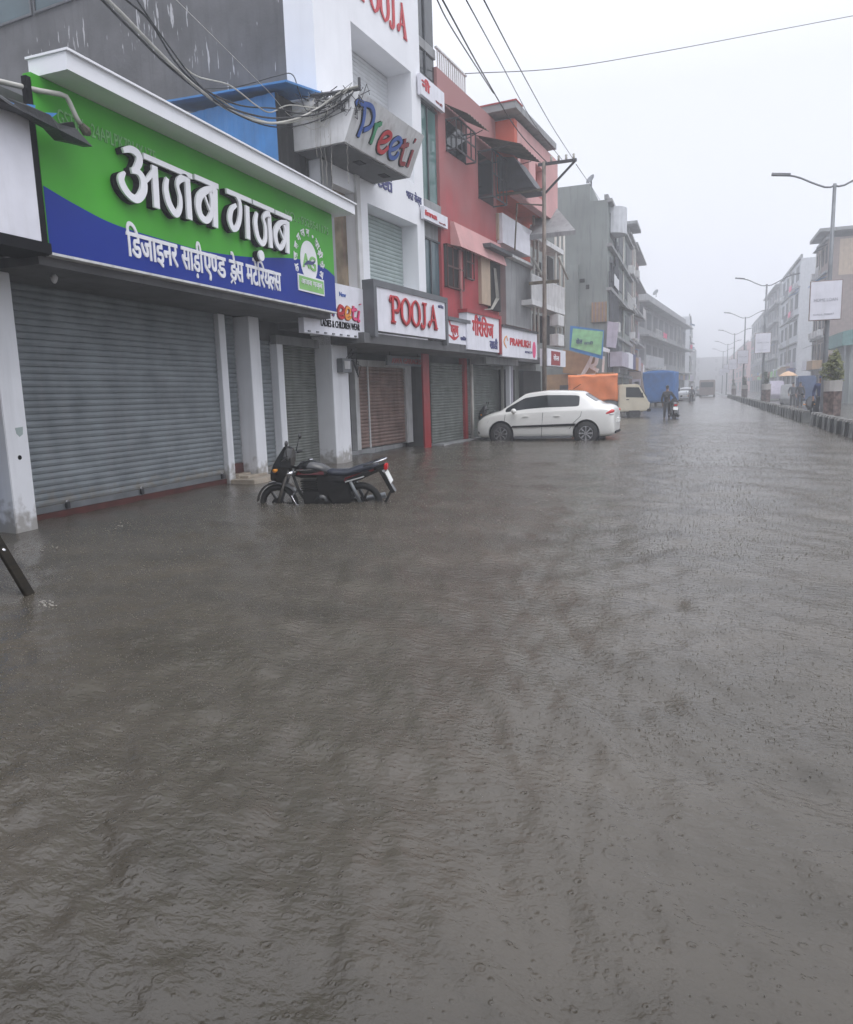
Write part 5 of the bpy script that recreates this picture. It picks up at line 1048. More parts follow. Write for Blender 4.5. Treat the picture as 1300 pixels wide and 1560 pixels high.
def lamp(y, label, H=8.75):
    t = thing('street_lamp', label, 'street lamp', (4.6, y, 0.05), 0, 'double arm street lamps along the median')
    MB().tube([(0, 0, 0), (0, 0, .5), (.02, 0, H*.5), (.03, 0, H)], [.13, .10, .085, .06], 10).build('pole', 'grey_metal', t, True)
    for s in (-1, 1):
        P_ = [(s*2.0*a_+.03, 0, H-.06+z_) for a_, z_ in ((0, 0), (.06, -.05), (.16, -.03), (.28, .08), (.4, .2), (.56, .38), (.68, .48), (.8, .55))]
        a = MB().tube(P_, .035, 7).build('arm', 'grey_metal', t, True)
        q = Vector(P_[-1]); MB().hexa([(q.x-s*.1, -.09, q.z-.04), (q.x+s*.55, -.11, q.z+.06), (q.x+s*.55, .11, q.z+.06), (q.x-s*.1, .09, q.z-.04), (q.x-s*.1, -.07, q.z+.05), (q.x+s*.55, -.08, q.z+.14), (q.x+s*.55, .08, q.z+.14), (q.x-s*.1, .07, q.z+.05)]).build('lamp_head', 'frame_grey', a)
    bd = MB().box(-.62, .42, -.2, -.13, 3.85, 5.25).build('advert_board', 'sign_white', t)
    b = MB(); text(b, 'HOME LOAN', -.5, .3, 4.52, .16, FRONT, .202, .01, .004); text(b, 'CALL 02637', -.5, .2, 4.02, .08, FRONT, .202, .01, .004); b.build('lettering', 'pale_grey', bd)
    b = MB(); b.box(-.65, .45, -.19, -.12, 3.82, 3.85); b.box(-.65, .45, -.19, -.12, 5.25, 5.28); b.box(.42, .45, -.19, -.12, 3.85, 5.25); b.box(-.65, -.62, -.19, -.12, 3.85, 5.25); [b.box(-.3, .2, -.13, -.04, z_, z_+.05) for z_ in (4.1, 4.95)]; b.build('board_frame', 'brown_wall', bd)
    return t
lamps = [(32.4, 'nearest double arm street lamp with white advert board'), (61, 'second double arm street lamp with a pale blank looking board'), (88, 'third double arm street lamp along the median'), (114, 'fourth faint double arm street lamp along the median'), (141, 'fifth very faint double arm street lamp in the haze'), (168, 'farthest double arm street lamp barely visible in haze')]
l0 = None
for y, lab in lamps:
    if l0 is None: l0 = lamp(y, lab); continue
    dup(l0, (4.6+.0035*max(0, y-60), y, .05), 0, lab)
def leafball(mb, c, r, n, rg, s=.09):
    for k in range(n):
        d = Vector((rg.gauss(0, 1), rg.gauss(0, 1), rg.gauss(0, 1))).normalized()*rg.uniform(.45, 1.0)
        p = Vector(c)+Vector((d.x*r[0], d.y*r[1], d.z*r[2]))*(1+.25*math.sin(5*d.x+3*d.z)); a = Vector((rg.gauss(0, 1), rg.gauss(0, 1), rg.gauss(0, .6))).normalized()*s*rg.uniform(.6, 1.4); bb = a.orthogonal().normalized()*s*.4
        mb.add([p-a*.5, p+bb, p+a, p-bb], [(0, 1, 2, 3)])
def planter(x, y, label, plant, pl_label, kind, seed):
    t = thing('planter', label, 'planter', (x, y, .06), 0, 'planters on the median')
    MB().lathe([(.28, 0), (.29, .1), (.31, 1.15)], n=4, c=(0, 0, 0)).build('body', 'planter_red', t); MB().lathe([(.30, 1.15), (.32, 1.55), (.27, 1.55), (.25, 1.2)], n=12).build('rim', 'planter_rim', t)
    p = thing('shrub', pl_label, 'plant', (x, y, 1.55), 0, 'plants in the median planters'); rg = random.Random(seed); b = MB()
    if kind: leafball(b, (0, 0, .5), (.38, .36, .55), 1200, rg, .08); leafball(b, (.06, 0, .9), (.18, .18, .3), 250, rg, .07)
    else: leafball(b, (0, 0, .25), (.22, .22, .3), 260, rg); leafball(b, (-.1, 0, .75), (.16, .16, .25), 140, rg)
    b.build('foliage', plant, p); b = MB(); [b.tube([(0, 0, -.15), (rg.uniform(-.2, .2), rg.uniform(-.2, .2), .5), (rg.uniform(-.2, .2), rg.uniform(-.2, .2), .95)], [.03, .02, .008], 5) for k in range(6)]; b.build('stem', 'stem', p)
planter(gy(1269, 600, 31.3).x, 31.3, 'red mosaic planter with pale rim by the nearest lamp', 'leaf', 'yellow-green leafy shrub in the nearest planter', 1, 3)
planter(4.75, 59.5, 'dark red planter at the foot of the second lamp', 'leaf_dark', 'sparse dark plant at the foot of the second lamp', 0, 5)
planter(4.8, 86.5, 'hazy planter at the foot of the third lamp', 'leaf_dark', 'thin faded plant at the foot of the third lamp', 0, 6)
planter(4.85, 112, 'faint planter at the foot of the fourth lamp', 'leaf_dark', 'faint plant at the foot of the fourth lamp', 0, 9)
# ================================================================== VEHICLES
def mesh_eval(o):
    dg = bpy.context.evaluated_depsgraph_get(); bpy.context.view_layer.update()
    return bpy.data.meshes.new_from_object(o.evaluated_get(dg))
def split_by_mat(me, names, mats, parent, smooth=True):
    bm0 = bmesh.new(); bm0.from_mesh(me); res = []
    for i, (n, m) in enumerate(zip(names, mats)):
        bm = bm0.copy(); bmesh.ops.delete(bm, geom=[f for f in bm.faces if f.material_index != i], context='FACES')
        if not bm.faces: bm.free(); res.append(None); continue
        for f in bm.faces: f.material_index = 0
        k = bpy.data.meshes.new(n); bm.to_mesh(k); bm.free()
        if smooth: k.polygons.foreach_set('use_smooth', [True]*len(k.polygons))
        res.append(obj(n, k, m, parent))
    bm0.free(); return res
def wheel(parent, x, y, r, w, side, spokes=8, rim='chrome', tread='black_rubber'):
    t = MB().lathe([(r*.62, -w/2), (r*.9, -w/2), (r, -w*.32), (r, w*.32), (r*.9, w/2), (r*.62, w/2)], n=28, axis='y').build('wheel', tread, parent, True); t.location = (x, y, r)
    b = MB(); b.lathe([(r*.64, -w*.3), (r*.64, w*.3)], n=24, axis='y'); hub = b.build('rim_well', 'dark_metal', t)
    b = MB(); oy = side*w*.46
    b.torus((0, oy, 0), r*.60, r*.045, 28, 6, 'y'); b.lathe([(r*.16, oy-.02), (r*.16, oy+.012)], n=12, axis='y')
    for k in range(spokes):
        a = 2*math.pi*k/spokes; b.hexa([(math.cos(a+d)*q, oy+e, math.sin(a+d)*q) for e in (-.012, .012) for d, q in ((-.28, r*.14), (-.13, r*.6), (.13, r*.6), (.28, r*.14))])
    b.build('rim', rim, t); return t
def make_car(name, label, paint, loc, rz, scale=1.0, group=None):
    t = thing(name, label, 'car', loc, rz, group)
    #        x     zb   zm   zs   zt   wb   wm   ws   wt
    ST = [(-2.06, .36, .55, .80, .86, .60, .66, .64, .50), (-2.03, .26, .55, .88, .99, .74, .80, .76, .62), (-1.92, .22, .58, .94, 1.09, .80, .84, .815, .66), (-1.72, .20, .60, .955, 1.11, .815, .85, .825, .66),
          (-1.62, .20, .60, .955, 1.14, .82, .85, .825, .65), (-1.10, .19, .60, .955, 1.47, .82, .85, .825, .56), (-.98, .19, .60, .95, 1.50, .82, .85, .825, .57), (-.12, .18, .60, .93, 1.535, .82, .85, .825, .59), (-.04, .18, .60, .928, 1.535, .82, .85, .825, .59),
          (.50, .18, .60, .90, 1.475, .82, .85, .825, .57), (.58, .18, .60, .895, 1.455, .82, .85, .825, .56), (1.26, .18, .60, .87, 1.02, .82, .85, .815, .68), (1.36, .18, .59, .865, .985, .82, .85, .81, .68), (1.72, .19, .56, .80, .90, .81, .84, .78, .62), (1.96, .20, .52, .70, .79, .74, .79, .70, .52), (2.07, .25, .48, .60, .66, .60, .64, .56, .40)]
    bm = bmesh.new(); rings = []
    for (x, zb, zm, zs, zt, wb, wm, ws, wt) in ST:
        half = [(0, zb), (wb*.9, zb), (wb, zb+.09), (wm, zm), (ws, zs), (ws*.985, zs+.025), (wt, zt-.03), (wt*.8, zt), (0, zt+.022)]
        full = [(-a, c) for a, c in half[::-1]][:-1] + half[0:1] + half[1:]
        full = [(-a, c) for a, c in half[1:-1][::-1]]; full = [(0, half[-1][1])] + full + [(0, half[0][1])] + list(half[1:-1])
        rings.append([bm.verts.new((x, a, c)) for a, c in full])
    n = len(rings[0]); faces = {}
    for i in range(len(rings)-1):
        for k in range(n):
            faces[i, k] = bm.faces.new([rings[i][k], rings[i][(k+1) % n], rings[i+1][(k+1) % n], rings[i+1][k]])
    bm.faces.new(rings[0][::-1]); bm.faces.new(rings[-1])
    bmesh.ops.recalc_face_normals(bm, faces=bm.faces)
    # ring order: 0 top, 1 (.8wt), 2 wt, 3 (ws+), 4 ws, 5 wm, 6, 7, 8 bottom, then mirrored
    side_l = [k for k in range(n)]
    gl = []
    for seg in ([5, 6, 7, 8, 9, 10],):
        for s2 in (2, 13): gl.append([faces[i, s2] for i in seg if (i, s2) in faces])
    gl.append([faces[4, k] for k in (0, 1, 14, 15)]); gl.append([faces[10, k] for k in (0, 1, 14, 15)])
    for grp in gl:
        bmesh.ops.inset_region(bm, faces=grp, thickness=.02, depth=0, use_even_offset=True)
        for f in grp: f.material_index = 1
    me = bpy.data.meshes.new('body'); bm.to_mesh(me); bm.free()
    tmp = obj('body', me, paint); me.materials.append(M['dark_glass']); me.materials.append(M['black'])
    sb = tmp.modifiers.new('s', 'SUBSURF'); sb.levels = 2; sb.render_levels = 2
    cut = MB()
    for x in (-1.27, 1.24):
        for s in (-1, 1): cut.lathe([(.385, s*.45), (.385, s*1.2)], (x, 0, .325), 28, 'y')
    cu = cut.build('cut', 'black'); bo_ = tmp.modifiers.new('b', 'BOOLEAN'); bo_.object = cu; bo_.operation = 'DIFFERENCE'; bo_.solver = 'EXACT'
    res = mesh_eval(tmp); bpy.data.objects.remove(tmp); bpy.data.objects.remove(cu)
    bd = split_by_mat(res, ['body', 'window'], [paint, 'dark_glass'], t)
    for x in (-1.27, 1.24):
        for s in (-1, 1): MB().lathe([(.38, s*.46), (.38, s*.76)], (x, 0, .325), 24, 'y').build('wheel_well', 'black', t)
    for x in (-1.27, 1.24):
        for s in (-1, 1): w_ = wheel(t, x, s*.745, .322, .2, s)
    for s in (-1, 1):
        MB().hexa([(-.95, s*.845, .53), (.95, s*.845, .50), (.95, s*.868, .50), (-.95, s*.868, .53), (-.98, s*.845, .60), (.88, s*.845, .555), (.88, s*.868, .555), (-.98, s*.868, .60)]).build('side_moulding', 'black', t)
        for x in (-.42, .5): MB().box(x-.1, x+.08, s*.825, s*.862, .80, .83).build('door_handle', paint, t, bevel=.008)
        b = MB().ball((.80, s*.98, .98), (.08, .11, .075), 12, 8); b.tube([(.82, s*.82, .93), (.81, s*.95, .95)], .02, 6); b.build('mirror', paint, t, True)
        b = MB(lambda p: Vector((-1.85+p.x*.94+p.z*.34*(-1), s*(.71+p.y), .86+p.z*.94-p.x*.25))); b.ball((0, 0, 0), (.215, .118, .10), 16, 10); tl_ = b.build('tail_lamp', 'tail_red', t, True); MB().ball((-1.94, s*.71, .83), (.10, .115, .04), 12, 8).build('reversing_lamp', 'lamp_clear', tl_, True)
        MB().hexa([(1.98, s*.46, .58), (1.66, s*.825, .66), (1.58, s*.80, .77), (1.90, s*.50, .74), (1.95, s*.42, .58), (1.64, s*.78, .66), (1.56, s*.76, .78), (1.86, s*.46, .755)]).build('headlight', 'lamp_clear', t)
        MB().box(1.80, 1.97, s*.66, s*.745, .32, .44).build('fog_lamp', 'black', t, bevel=.02)
        MB().tube([(x_, s*(.833+.004), zz_) for x_, zz_ in ((.02, .20), (.0, .55), (-.03, .92))], .006, 5).build('door_seam', 'black', t)
        MB().tube([(x_, s*(y_+.004), zz_) for x_, y_, zz_ in ((1.10, .822, .20), (1.14, .846, .55), (1.10, .822, .88))], .006, 5).build('door_seam', 'black', t); MB().tube([(x_, s*(y_+.003), zz_) for x_, y_, zz_ in ((-.80, .83, .45), (-.92, .842, .62), (-1.12, .835, .80), (-1.14, .822, .93))], .006, 5).build('door_seam', 'black', t)
        MB().box(-.86, .84, s*.80, s*.832, .185, .25).build('sill', 'frame_grey', t)
        MB().tube([(1.28, s*.70, .985), (1.6, s*.67, .93), (1.95, s*.52, .78)], .005, 5).build('bonnet_seam', 'frame_grey', t)
    MB().box(-2.10, -2.055, -.26, .26, .60, .72).build('number_plate', 'plate_white', t)
    MB().box(-2.075, -2.03, -.52, .52, .30, .36).build('bumper_strip', 'black', t)
    MB().tube([(-.75, 0, 1.54), (-.98, 0, 1.68)], .008, 5).build('aerial', 'black', t)
    b = MB().box(2.02, 2.075, -.35, .35, .36, .46); b.build('grille', 'black', t)
    t.scale = (scale, scale, scale*1.025); return t
cf, cr_ = gz(762.5, 672), gz(893, 671); cd = cf-cr_; crz = math.atan2(cd.y, cd.x); cm = (cf+cr_)/2
CS = 1.075
# the wheels touch the water on the near side: shift the centre line away by half the track
nx = Vector((-math.sin(crz), math.cos(crz), 0)); nx = nx if nx.y > 0 else -nx
ctr = cm + nx*(.80*CS); ctr.z = -.13
make_car('parked_car', 'white saloon car with black side strip parked in the flood water', 'car_white', ctr, crz, CS)

def make_bike(name, label, loc, rz, group='motorcycles standing in the flood'):
    t = thing(name, label, 'motorcycle', loc, rz, group); R_ = .30; xf, xr = .63, -.63
    for nm, x, wd in (('front_wheel', xf, .042), ('rear_wheel', xr, .048)):
        ty = MB().torus((x, 0, R_), R_-.045, wd, 32, 8).build(nm, 'black_rubber', t, True)
        b = MB(); b.torus((x, 0, R_), R_-.085, .016, 28, 6); b.lathe([(.05, -.05), (.05, .05)], (x, 0, R_), 12, 'y')
        for k in range(6):
            a = 6.283*k/6; c_, s_ = math.cos(a), math.sin(a); b.hexa([(x+c_*q-s_*w_, e, R_+s_*q+c_*w_) for e in (-.014, .014) for q, w_ in ((.04, -.022), (.22, -.012), (.22, .012), (.04, .022))])
        b.lathe([(.10, .052), (.10, .058)], (x, 0, R_), 16, 'y'); b.build('rim', 'bike_black', ty)
    b = MB(); [b.tube([(.63, s*.085, R_), (.44, s*.085, .78), (.40, s*.085, .92)], [.028, .024, .02], 8) for s in (-1, 1)]; b.box(.36, .50, -.11, .11, .74, .79); b.build('front_fork', 'chrome', t, True)
    b = MB(); b.torus((xf, 0, R_), R_+.025, .0, 2, 3); b = MB(); pr = []
    for k in range(13):
        a = math.radians(10+k*11.5); pr.append((xf+math.cos(a)*(R_+.03), R_+math.sin(a)*(R_+.03)))
    for i in range(12):
        (x0, z0), (x1, z1) = pr[i], pr[i+1]; b.hexa([(x0, -.06, z0-.02), (x0, .06, z0-.02), (x1, .06, z1-.02), (x1, -.06, z1-.02), (x0, -.045, z0+.012), (x0, .045, z0+.012), (x1, .045, z1+.012), (x1, -.045, z1+.012)])
    b.build('front_mudguard', 'bike_black', t)
    # headlamp fairing
    b = MB(); sec = [(.72, .66, .08, .10), (.70, .78, .16, .12), (.64, .90, .19, .16), (.55, 1.04, .16, .10), (.47, 1.16, .08, .02)]; vs = []
    for x, z, hw, d in sec: vs += [(x, -hw*.5, z), (x, hw*.5, z), (x-d*.6-.04, hw, z-.01), (x-d-.1, hw*.8, z-.04), (x-d-.1, -hw*.8, z-.04), (x-d*.6-.04, -hw, z-.01)]
    b.add(vs, [(6*i+k, 6*i+(k+1) % 6, 6*i+6+(k+1) % 6, 6*i+6+k) for i in range(4) for k in range(6)]+[(5, 4, 3, 2, 1, 0), tuple(range(24, 30))]); fa = b.build('fairing', 'bike_black', t, bevel=.01)
    MB().ball((.645, 0, .78), (.035, .10, .06), 12, 8).build('headlight', 'lamp_clear', fa, True)
    for s in (-1, 1): MB().tube([(.56, s*.13, .84), (.58, s*.24, .84)], [.012, .03], 8).build('indicator', 'letter_orange', t, True)
    # tank
    b = MB(); secs = [(.34, .72, .84, .09), (.24, .70, .93, .15), (.08, .70, .95, .165), (-.08, .70, .90, .14), (-.2, .70, .82, .09)]; vs = []
    for x, z0, z1, w_ in secs: vs += [(x, -w_*.6, z0), (x, -w_, (z0+z1)/2), (x, -w_*.75, z1-.03), (x, 0, z1), (x, w_*.75, z1-.03), (x, w_, (z0+z1)/2), (x, w_*.6, z0)]
    b.add(vs, [(7*i+k, 7*i+(k+1) % 7, 7*i+7+(k+1) % 7, 7*i+7+k) for i in range(4) for k in range(7)]+[tuple(range(6, -1, -1)), tuple(range(28, 35))]); tk = b.build('fuel_tank', 'bike_black', t, True)
    for s in (-1, 1):
        MB().hexa([(.30, s*.125, .76), (-.12, s*.150, .76), (-.12, s*.142, .80), (.22, s*.160, .85), (.30, s*.12, .75), (-.12, s*.145, .75), (-.12, s*.135, .79), (.22, s*.14, .84)]).build('tank_stripe', 'bike_red', tk)
        MB().hexa([(.30, s*.150, .815), (.05, s*.172, .83), (.05, s*.172, .845), (.28, s*.152, .835), (.30, s*.14, .815), (.05, s*.16, .83), (.05, s*.16, .845), (.28, s*.14, .835)]).build('tank_decal', 'chrome', tk)
    MB().lathe([(.04, .955), (.035, .97)], (.1, 0, 0), 12).build('fuel_cap', 'chrome', tk)
    # seat
    b = MB(); secs = [(-.12, .74, .83, .09), (-.25, .72, .80, .13), (-.45, .72, .80, .14), (-.62, .75, .86, .13), (-.82, .80, .90, .11), (-.90, .83, .88, .07)]; vs = []
    for x, z0, z1, w_ in secs: vs += [(x, -w_*.8, z0), (x, -w_, (z0+z1)/2), (x, -w_*.8, z1-.01), (x, 0, z1), (x, w_*.8, z1-.01), (x, w_, (z0+z1)/2), (x, w_*.8, z0)]
    b.add(vs, [(7*i+k, 7*i+(k+1) % 7, 7*i+7+(k+1) % 7, 7*i+7+k) for i in range(5) for k in range(7)]+[tuple(range(6, -1, -1)), tuple(range(35, 42))]); b.build('seat', 'seat_vinyl', t, True)
    # tail cowl and side panels
    b = MB(); secs = [(-.15, .56, .73, .10), (-.45, .58, .74, .12), (-.75, .70, .82, .11), (-1.0, .80, .88, .06)]; vs = []
    for x, z0, z1, w_ in secs: vs += [(x, -w_*.7, z0), (x, -w_, (z0+z1)/2), (x, -w_*.9, z1), (x, w_*.9, z1), (x, w_, (z0+z1)/2), (x, w_*.7, z0)]
    b.add(vs, [(6*i+k, 6*i+(k+1) % 6, 6*i+6+(k+1) % 6, 6*i+6+k) for i in range(3) for k in range(6)]+[tuple(range(5, -1, -1)), tuple(range(18, 24))]); tl = b.build('tail_panel', 'bike_black', t)
    for s in (-1, 1): MB().hexa([(-.40, s*.118, .64), (-.85, s*.098, .79), (-.85, s*.098, .815), (-.42, s*.122, .70), (-.40, s*.1, .64), (-.85, s*.08, .79), (-.85, s*.08, .815), (-.42, s*.1, .70)]).build('tail_decal', 'bike_red', tl); MB().hexa([(-.42, s*.119, .625), (-.70, s*.108, .70), (-.70, s*.108, .715), (-.42, s*.121, .645), (-.42, s*.1, .625), (-.70, s*.09, .70), (-.70, s*.09, .715), (-.42, s*.1, .645)]).build('tail_decal', 'dirty_white', tl)
    MB().box(-1.04, -.99, -.07, .07, .79, .87).build('tail_lamp', 'tail_red', t, bevel=.01)
    b = MB(); b.tube([(-.7, .1, .86), (-.95, .1, .93), (-1.02, .05, .95), (-1.02, -.05, .95), (-.95, -.1, .93), (-.7, -.1, .86)], .013, 8); b.build('grab_rail', 'chrome', t, True)
    b = MB(); b.hexa([(-.95, -.07, .80), (-1.14, -.06, .46), (-1.14, .06, .46), (-.95, .07, .80), (-.90, -.07, .80), (-1.08, -.06, .44), (-1.08, .06, .44), (-.90, .07, .80)]); b.hexa([(-1.1, -.07, .5), (-1.0, -.07, .3), (-1.0, .07, .3), (-1.1, .07, .5), (-1.08, -.07, .52), (-.97, -.07, .32), (-.97, .07, .32), (-1.08, .07, .52)]); b.build('rear_mudguard', 'bike_black', t)
    pl_ = MB().hexa([(-1.02, -.11, .76), (-1.09, -.11, .60), (-1.09, .11, .60), (-1.02, .11, .76), (-1.01, -.11, .76), (-1.08, -.11, .60), (-1.08, .11, .60), (-1.01, .11, .76)]).build('number_plate', 'plate_white', t)
    # engine, frame, exhaust
    b = MB(); b.box(-.18, .22, -.13, .13, .28, .50); b.lathe([(.12, -.17), (.12, .17)], (-.06, 0, .36), 14, 'y'); 
    for k in range(5): b.box(.02, .26, -.10, .10, .50+k*.035, .515+k*.035)
    b.build('engine', 'bike_black', t, bevel=.01); MB().lathe([(.11, .13), (.10, .185), (.03, .19)], (-.06, 0, .36), 16, 'y').build('engine_cover', 'bike_black', t, True)
    b = MB(); b.tube([(.42, 0, .86), (.30, 0, .45), (.15, 0, .24), (-.35, 0, .26), (-.42, 0, .60)], .022, 8); b.tube([(.42, 0, .86), (-.2, 0, .70), (-.9, 0, .78)], .022, 8)
    for s in (-1, 1): b.tube([(-.3, s*.1, .36), (-.63, s*.1, .30)], .022, 8)
    b.build('frame', 'bike_black', t, True)
    b = MB(); [b.tube([(-.63, s*.13, .32), (-.50, s*.13, .64)], [.03, .026], 8) for s in (-1, 1)]; b.build('shock_absorber', 'grey_metal', t, True)
    b = MB(); b.tube([(.2, -.12, .48), (.25, -.14, .28), (0, -.16, .22), (-.4, -.17, .26), (-.95, -.18, .36)], [.02, .02, .022, .04, .045], 10); b.build('exhaust', 'grey_metal', t, True)
    b = MB(); [b.tube([(.34, s*.05, .50), (.36, s*.22, .46), (.30, s*.25, .34), (.22, s*.06, .26)], .013, 6) for s in (-1, 1)]; b.build('crash_guard', 'chrome', t, True)
    b = MB(); b.hexa([(-.25, s_*.12, .3) for s_ in (0,)]*0 + [(-.4, .13, .44), (-.1, .13, .44), (-.1, .16, .44), (-.4, .16, .44), (-.36, .13, .62), (-.12, .13, .66), (-.12, .155, .66), (-.36, .155, .62)]); b.hexa([(-.4, -.16, .44), (-.1, -.16, .44), (-.1, -.13, .44), (-.4, -.13, .44), (-.36, -.155, .62), (-.12, -.155, .66), (-.12, -.13, .66), (-.36, -.13, .62)]); b.hexa([(.0, -.1, .44), (-.5, -.1, .44), (-.5, .1, .44), (.0, .1, .44), (.0, -.1, .72), (-.5, -.1, .70), (-.5, .1, .70), (.0, .1, .72)]); b.build('side_cover', 'bike_black', t)
    [MB().prism([(-.52, .36), (-.36, .26), (-.24, .30), (-.18, .44), (-.22, .58), (-.46, .64)], s*.165, s*.19, 'y').build('leg_guard', 'bike_black', t, bevel=.008) for s in (-1, 1)]
    hb = MB(); hb.tube([(.34, .36, 1.02), (.38, .24, 1.03), (.41, .08, .96), (.41, -.08, .96), (.38, -.24, 1.03), (.34, -.36, 1.02)], .013, 8); h_ = hb.build('handlebar', 'dark_metal', t, True)
    [MB().tube([(.36, s*.25, 1.03), (.33, s*.37, 1.02)], .02, 8).build('grip', 'black_rubber', h_, True) for s in (-1, 1)]
    for s in (-1, 1):
        b = MB(); b.tube([(.38, s*.24, 1.03), (.36, s*.30, 1.14), (.34, s*.33, 1.22)], .008, 6); b.ball((.33, s*.35, 1.25), (.02, .065, .045), 10, 6); b.build('mirror', 'bike_black', h_, True)
    b = MB(); [b.tube([(.38, s*.22, 1.02), (.50, s*.16, 1.0), (.48, s*.08, .85), (.35, s*.06, .72)], .007, 5) for s in (-1, 1)]; [b.tube([(.40, s*.2, 1.02), (.43, s*.36, 1.0)], .008, 5) for s in (-1, 1)]; b.build('control_cable', 'cable_black', h_)
    MB().box(.40, .47, -.08, .08, .99, 1.06).build('instrument_panel', 'dark_glass', t, bevel=.01)
    return t
bf, brr = gz(432, 764), gz(567, 762); bd_ = bf-brr; brz = math.atan2(bd_.y, bd_.x); bm_ = gz(487, 765)
bdir = Vector((math.cos(brz), math.sin(brz), 0))
bike = make_bike('motorcycle', 'black and red motorcycle standing axle deep in water by the shutters', (bm_.x, bm_.y+.05, -.31), brz)
bike.rotation_euler = (math.radians(-6), 0, brz)
def bike_at(px, Y, rz, label, zz_=-.2):
    p = gy(px, 600, Y); return dup(bike, (p.x, Y, zz_), rz, label)
bike_at(757, 25.6, math.radians(200), 'dark motorcycle half hidden behind the bonnet of the white car', -.05)
bike_at(1028, 39.8, math.radians(95), 'motorcycle being pushed by the man in black clothes', -.15)
bike_at(1052, 82, math.radians(265), 'distant motorcycle with rider in front of the hazy vehicles', -.15)
bike_at(1240, 34.5, math.radians(250), 'motorcycle behind the median beside the navy raincoat', -.15)
# small goods trucks
def make_truck(name, label, loc, rz, cab, tarp, boxw=1.6, boxl=2.6, boxh=1.75, tz=.98):
    t = thing(name, label, 'truck', loc, rz)     # x forward
    prof = [(.02, .42), (1.35, .42), (1.50, .55), (1.50, .80), (1.36, 1.05), (1.02, 1.66), (.90, 1.74), (.02, 1.74)]
    MB().prism(prof, -.74, .74, 'y').build('cab', cab, t, bevel=.05)
    for s in (-1, 1):
        w_ = MB().prism([(.38, 1.12), (1.24, 1.08), (.98, 1.58), (.38, 1.60)], s*.735, s*.748, 'y').build('side_window', 'dark_glass', t)
        MB().prism([(.34, .62), (1.20, .62), (1.2, 1.06), (.34, 1.10)], s*.738, s*.745, 'y').build('door', cab, t)
        MB().box(.40, .52, s*.74, s*.765, .98, 1.02).build('door_handle', 'black', t)
        MB().box(1.44, 1.515, s*.45, s*.68, .72, .86).build('headlight', 'lamp_clear', t, bevel=.02)
        b = MB(); b.box(1.12, 1.16, s*.86, s*1.0, 1.1, 1.32); b.tube([(1.15, s*.74, 1.2), (1.14, s*.9, 1.25)], .012, 5); b.build('mirror', 'black', t)
    MB().hexa([(1.40, -.66, 1.07), (1.40, .66, 1.07), (1.06, .6, 1.66), (1.06, -.6, 1.66), (1.33, -.66, 1.07), (1.33, .66, 1.07), (1.0, .6, 1.66), (1.0, -.6, 1.66)]).build('windscreen', 'dark_glass', t)
    MB().box(1.38, 1.56, -.72, .72, .40, .54).build('bumper', 'black', t, bevel=.02)
    MB().box(-boxl, 1.2, -.4, .4, .38, .54).build('chassis', 'black', t)
    hw = boxw/2; bb = MB(); bb.box(-boxl, -.03, -hw, hw, .56, .98); bb.build('load_bed', 'grey_metal', t, bevel=.01)
    # draped tarpaulin: subdivided box with sag and folds
    bm = bmesh.new(); bmesh.ops.create_cube(bm, size=1); bmesh.ops.subdivide_edges(bm, edges=bm.edges[:], cuts=11, use_grid_fill=True)
    for v in bm.verts:
        x, y, z = v.co; X, Y_, Z = -boxl/2-.03+x*(boxl+.04), y*(boxw+.06), tz+(z+.5)*boxh
        fold = .022*math.sin(9*X+3*Z)+.018*math.sin(5*Z+4*X+6*Y_)
        if abs(z) < .499: Y_ += fold*(1 if y > 0 else -1); X += fold*.6
        if z > .49: Z += .05*math.cos(3.2*y)-.03*abs(math.sin(4*X)) - (.04 if abs(y) > .4 else 0)
        if z < -.49: Z += .05*math.sin(7*X+2*Y_)
        v.co = (X, Y_, Z)
    me = bpy.data.meshes.new('tarpaulin'); bm.to_mesh(me); bm.free(); me.polygons.foreach_set('use_smooth', [True]*len(me.polygons)); obj('tarpaulin', me, tarp, t)
    for x in (-boxl+.55, .78):
        for s in (-1, 1): wheel(t, x, s*.62, .31, .18, s, 6, 'dark_metal')
    b = MB(); [b.box(-boxl-.02, -boxl, s*.7-.08, s*.7+.08, .62, .72) for s in (-1, 1)]; b.build('tail_lamp', 'tail_red', t)
    return t
tw = gz(963, 636); TS = 1.12
tr = make_truck('goods_truck', 'cream cab goods truck under an orange tarpaulin parked across the street edge', (tw.x-.78*TS, tw.y+.9, -.05-.1), math.radians(8), 'cab_cream', 'tarp_orange', 1.65, 2.35, 1.28); tr.scale = (TS,)*3
bl_ = gz(1008, 620); bt = make_truck('goods_truck', 'goods truck with a tall blue tarpaulin load seen from behind', (bl_.x, bl_.y+3.6, -.12), math.radians(86), 'cab_cream', 'tarp_blue', 2.0, 3.2, 2.1, .42); bt.scale = (1.22,)*3
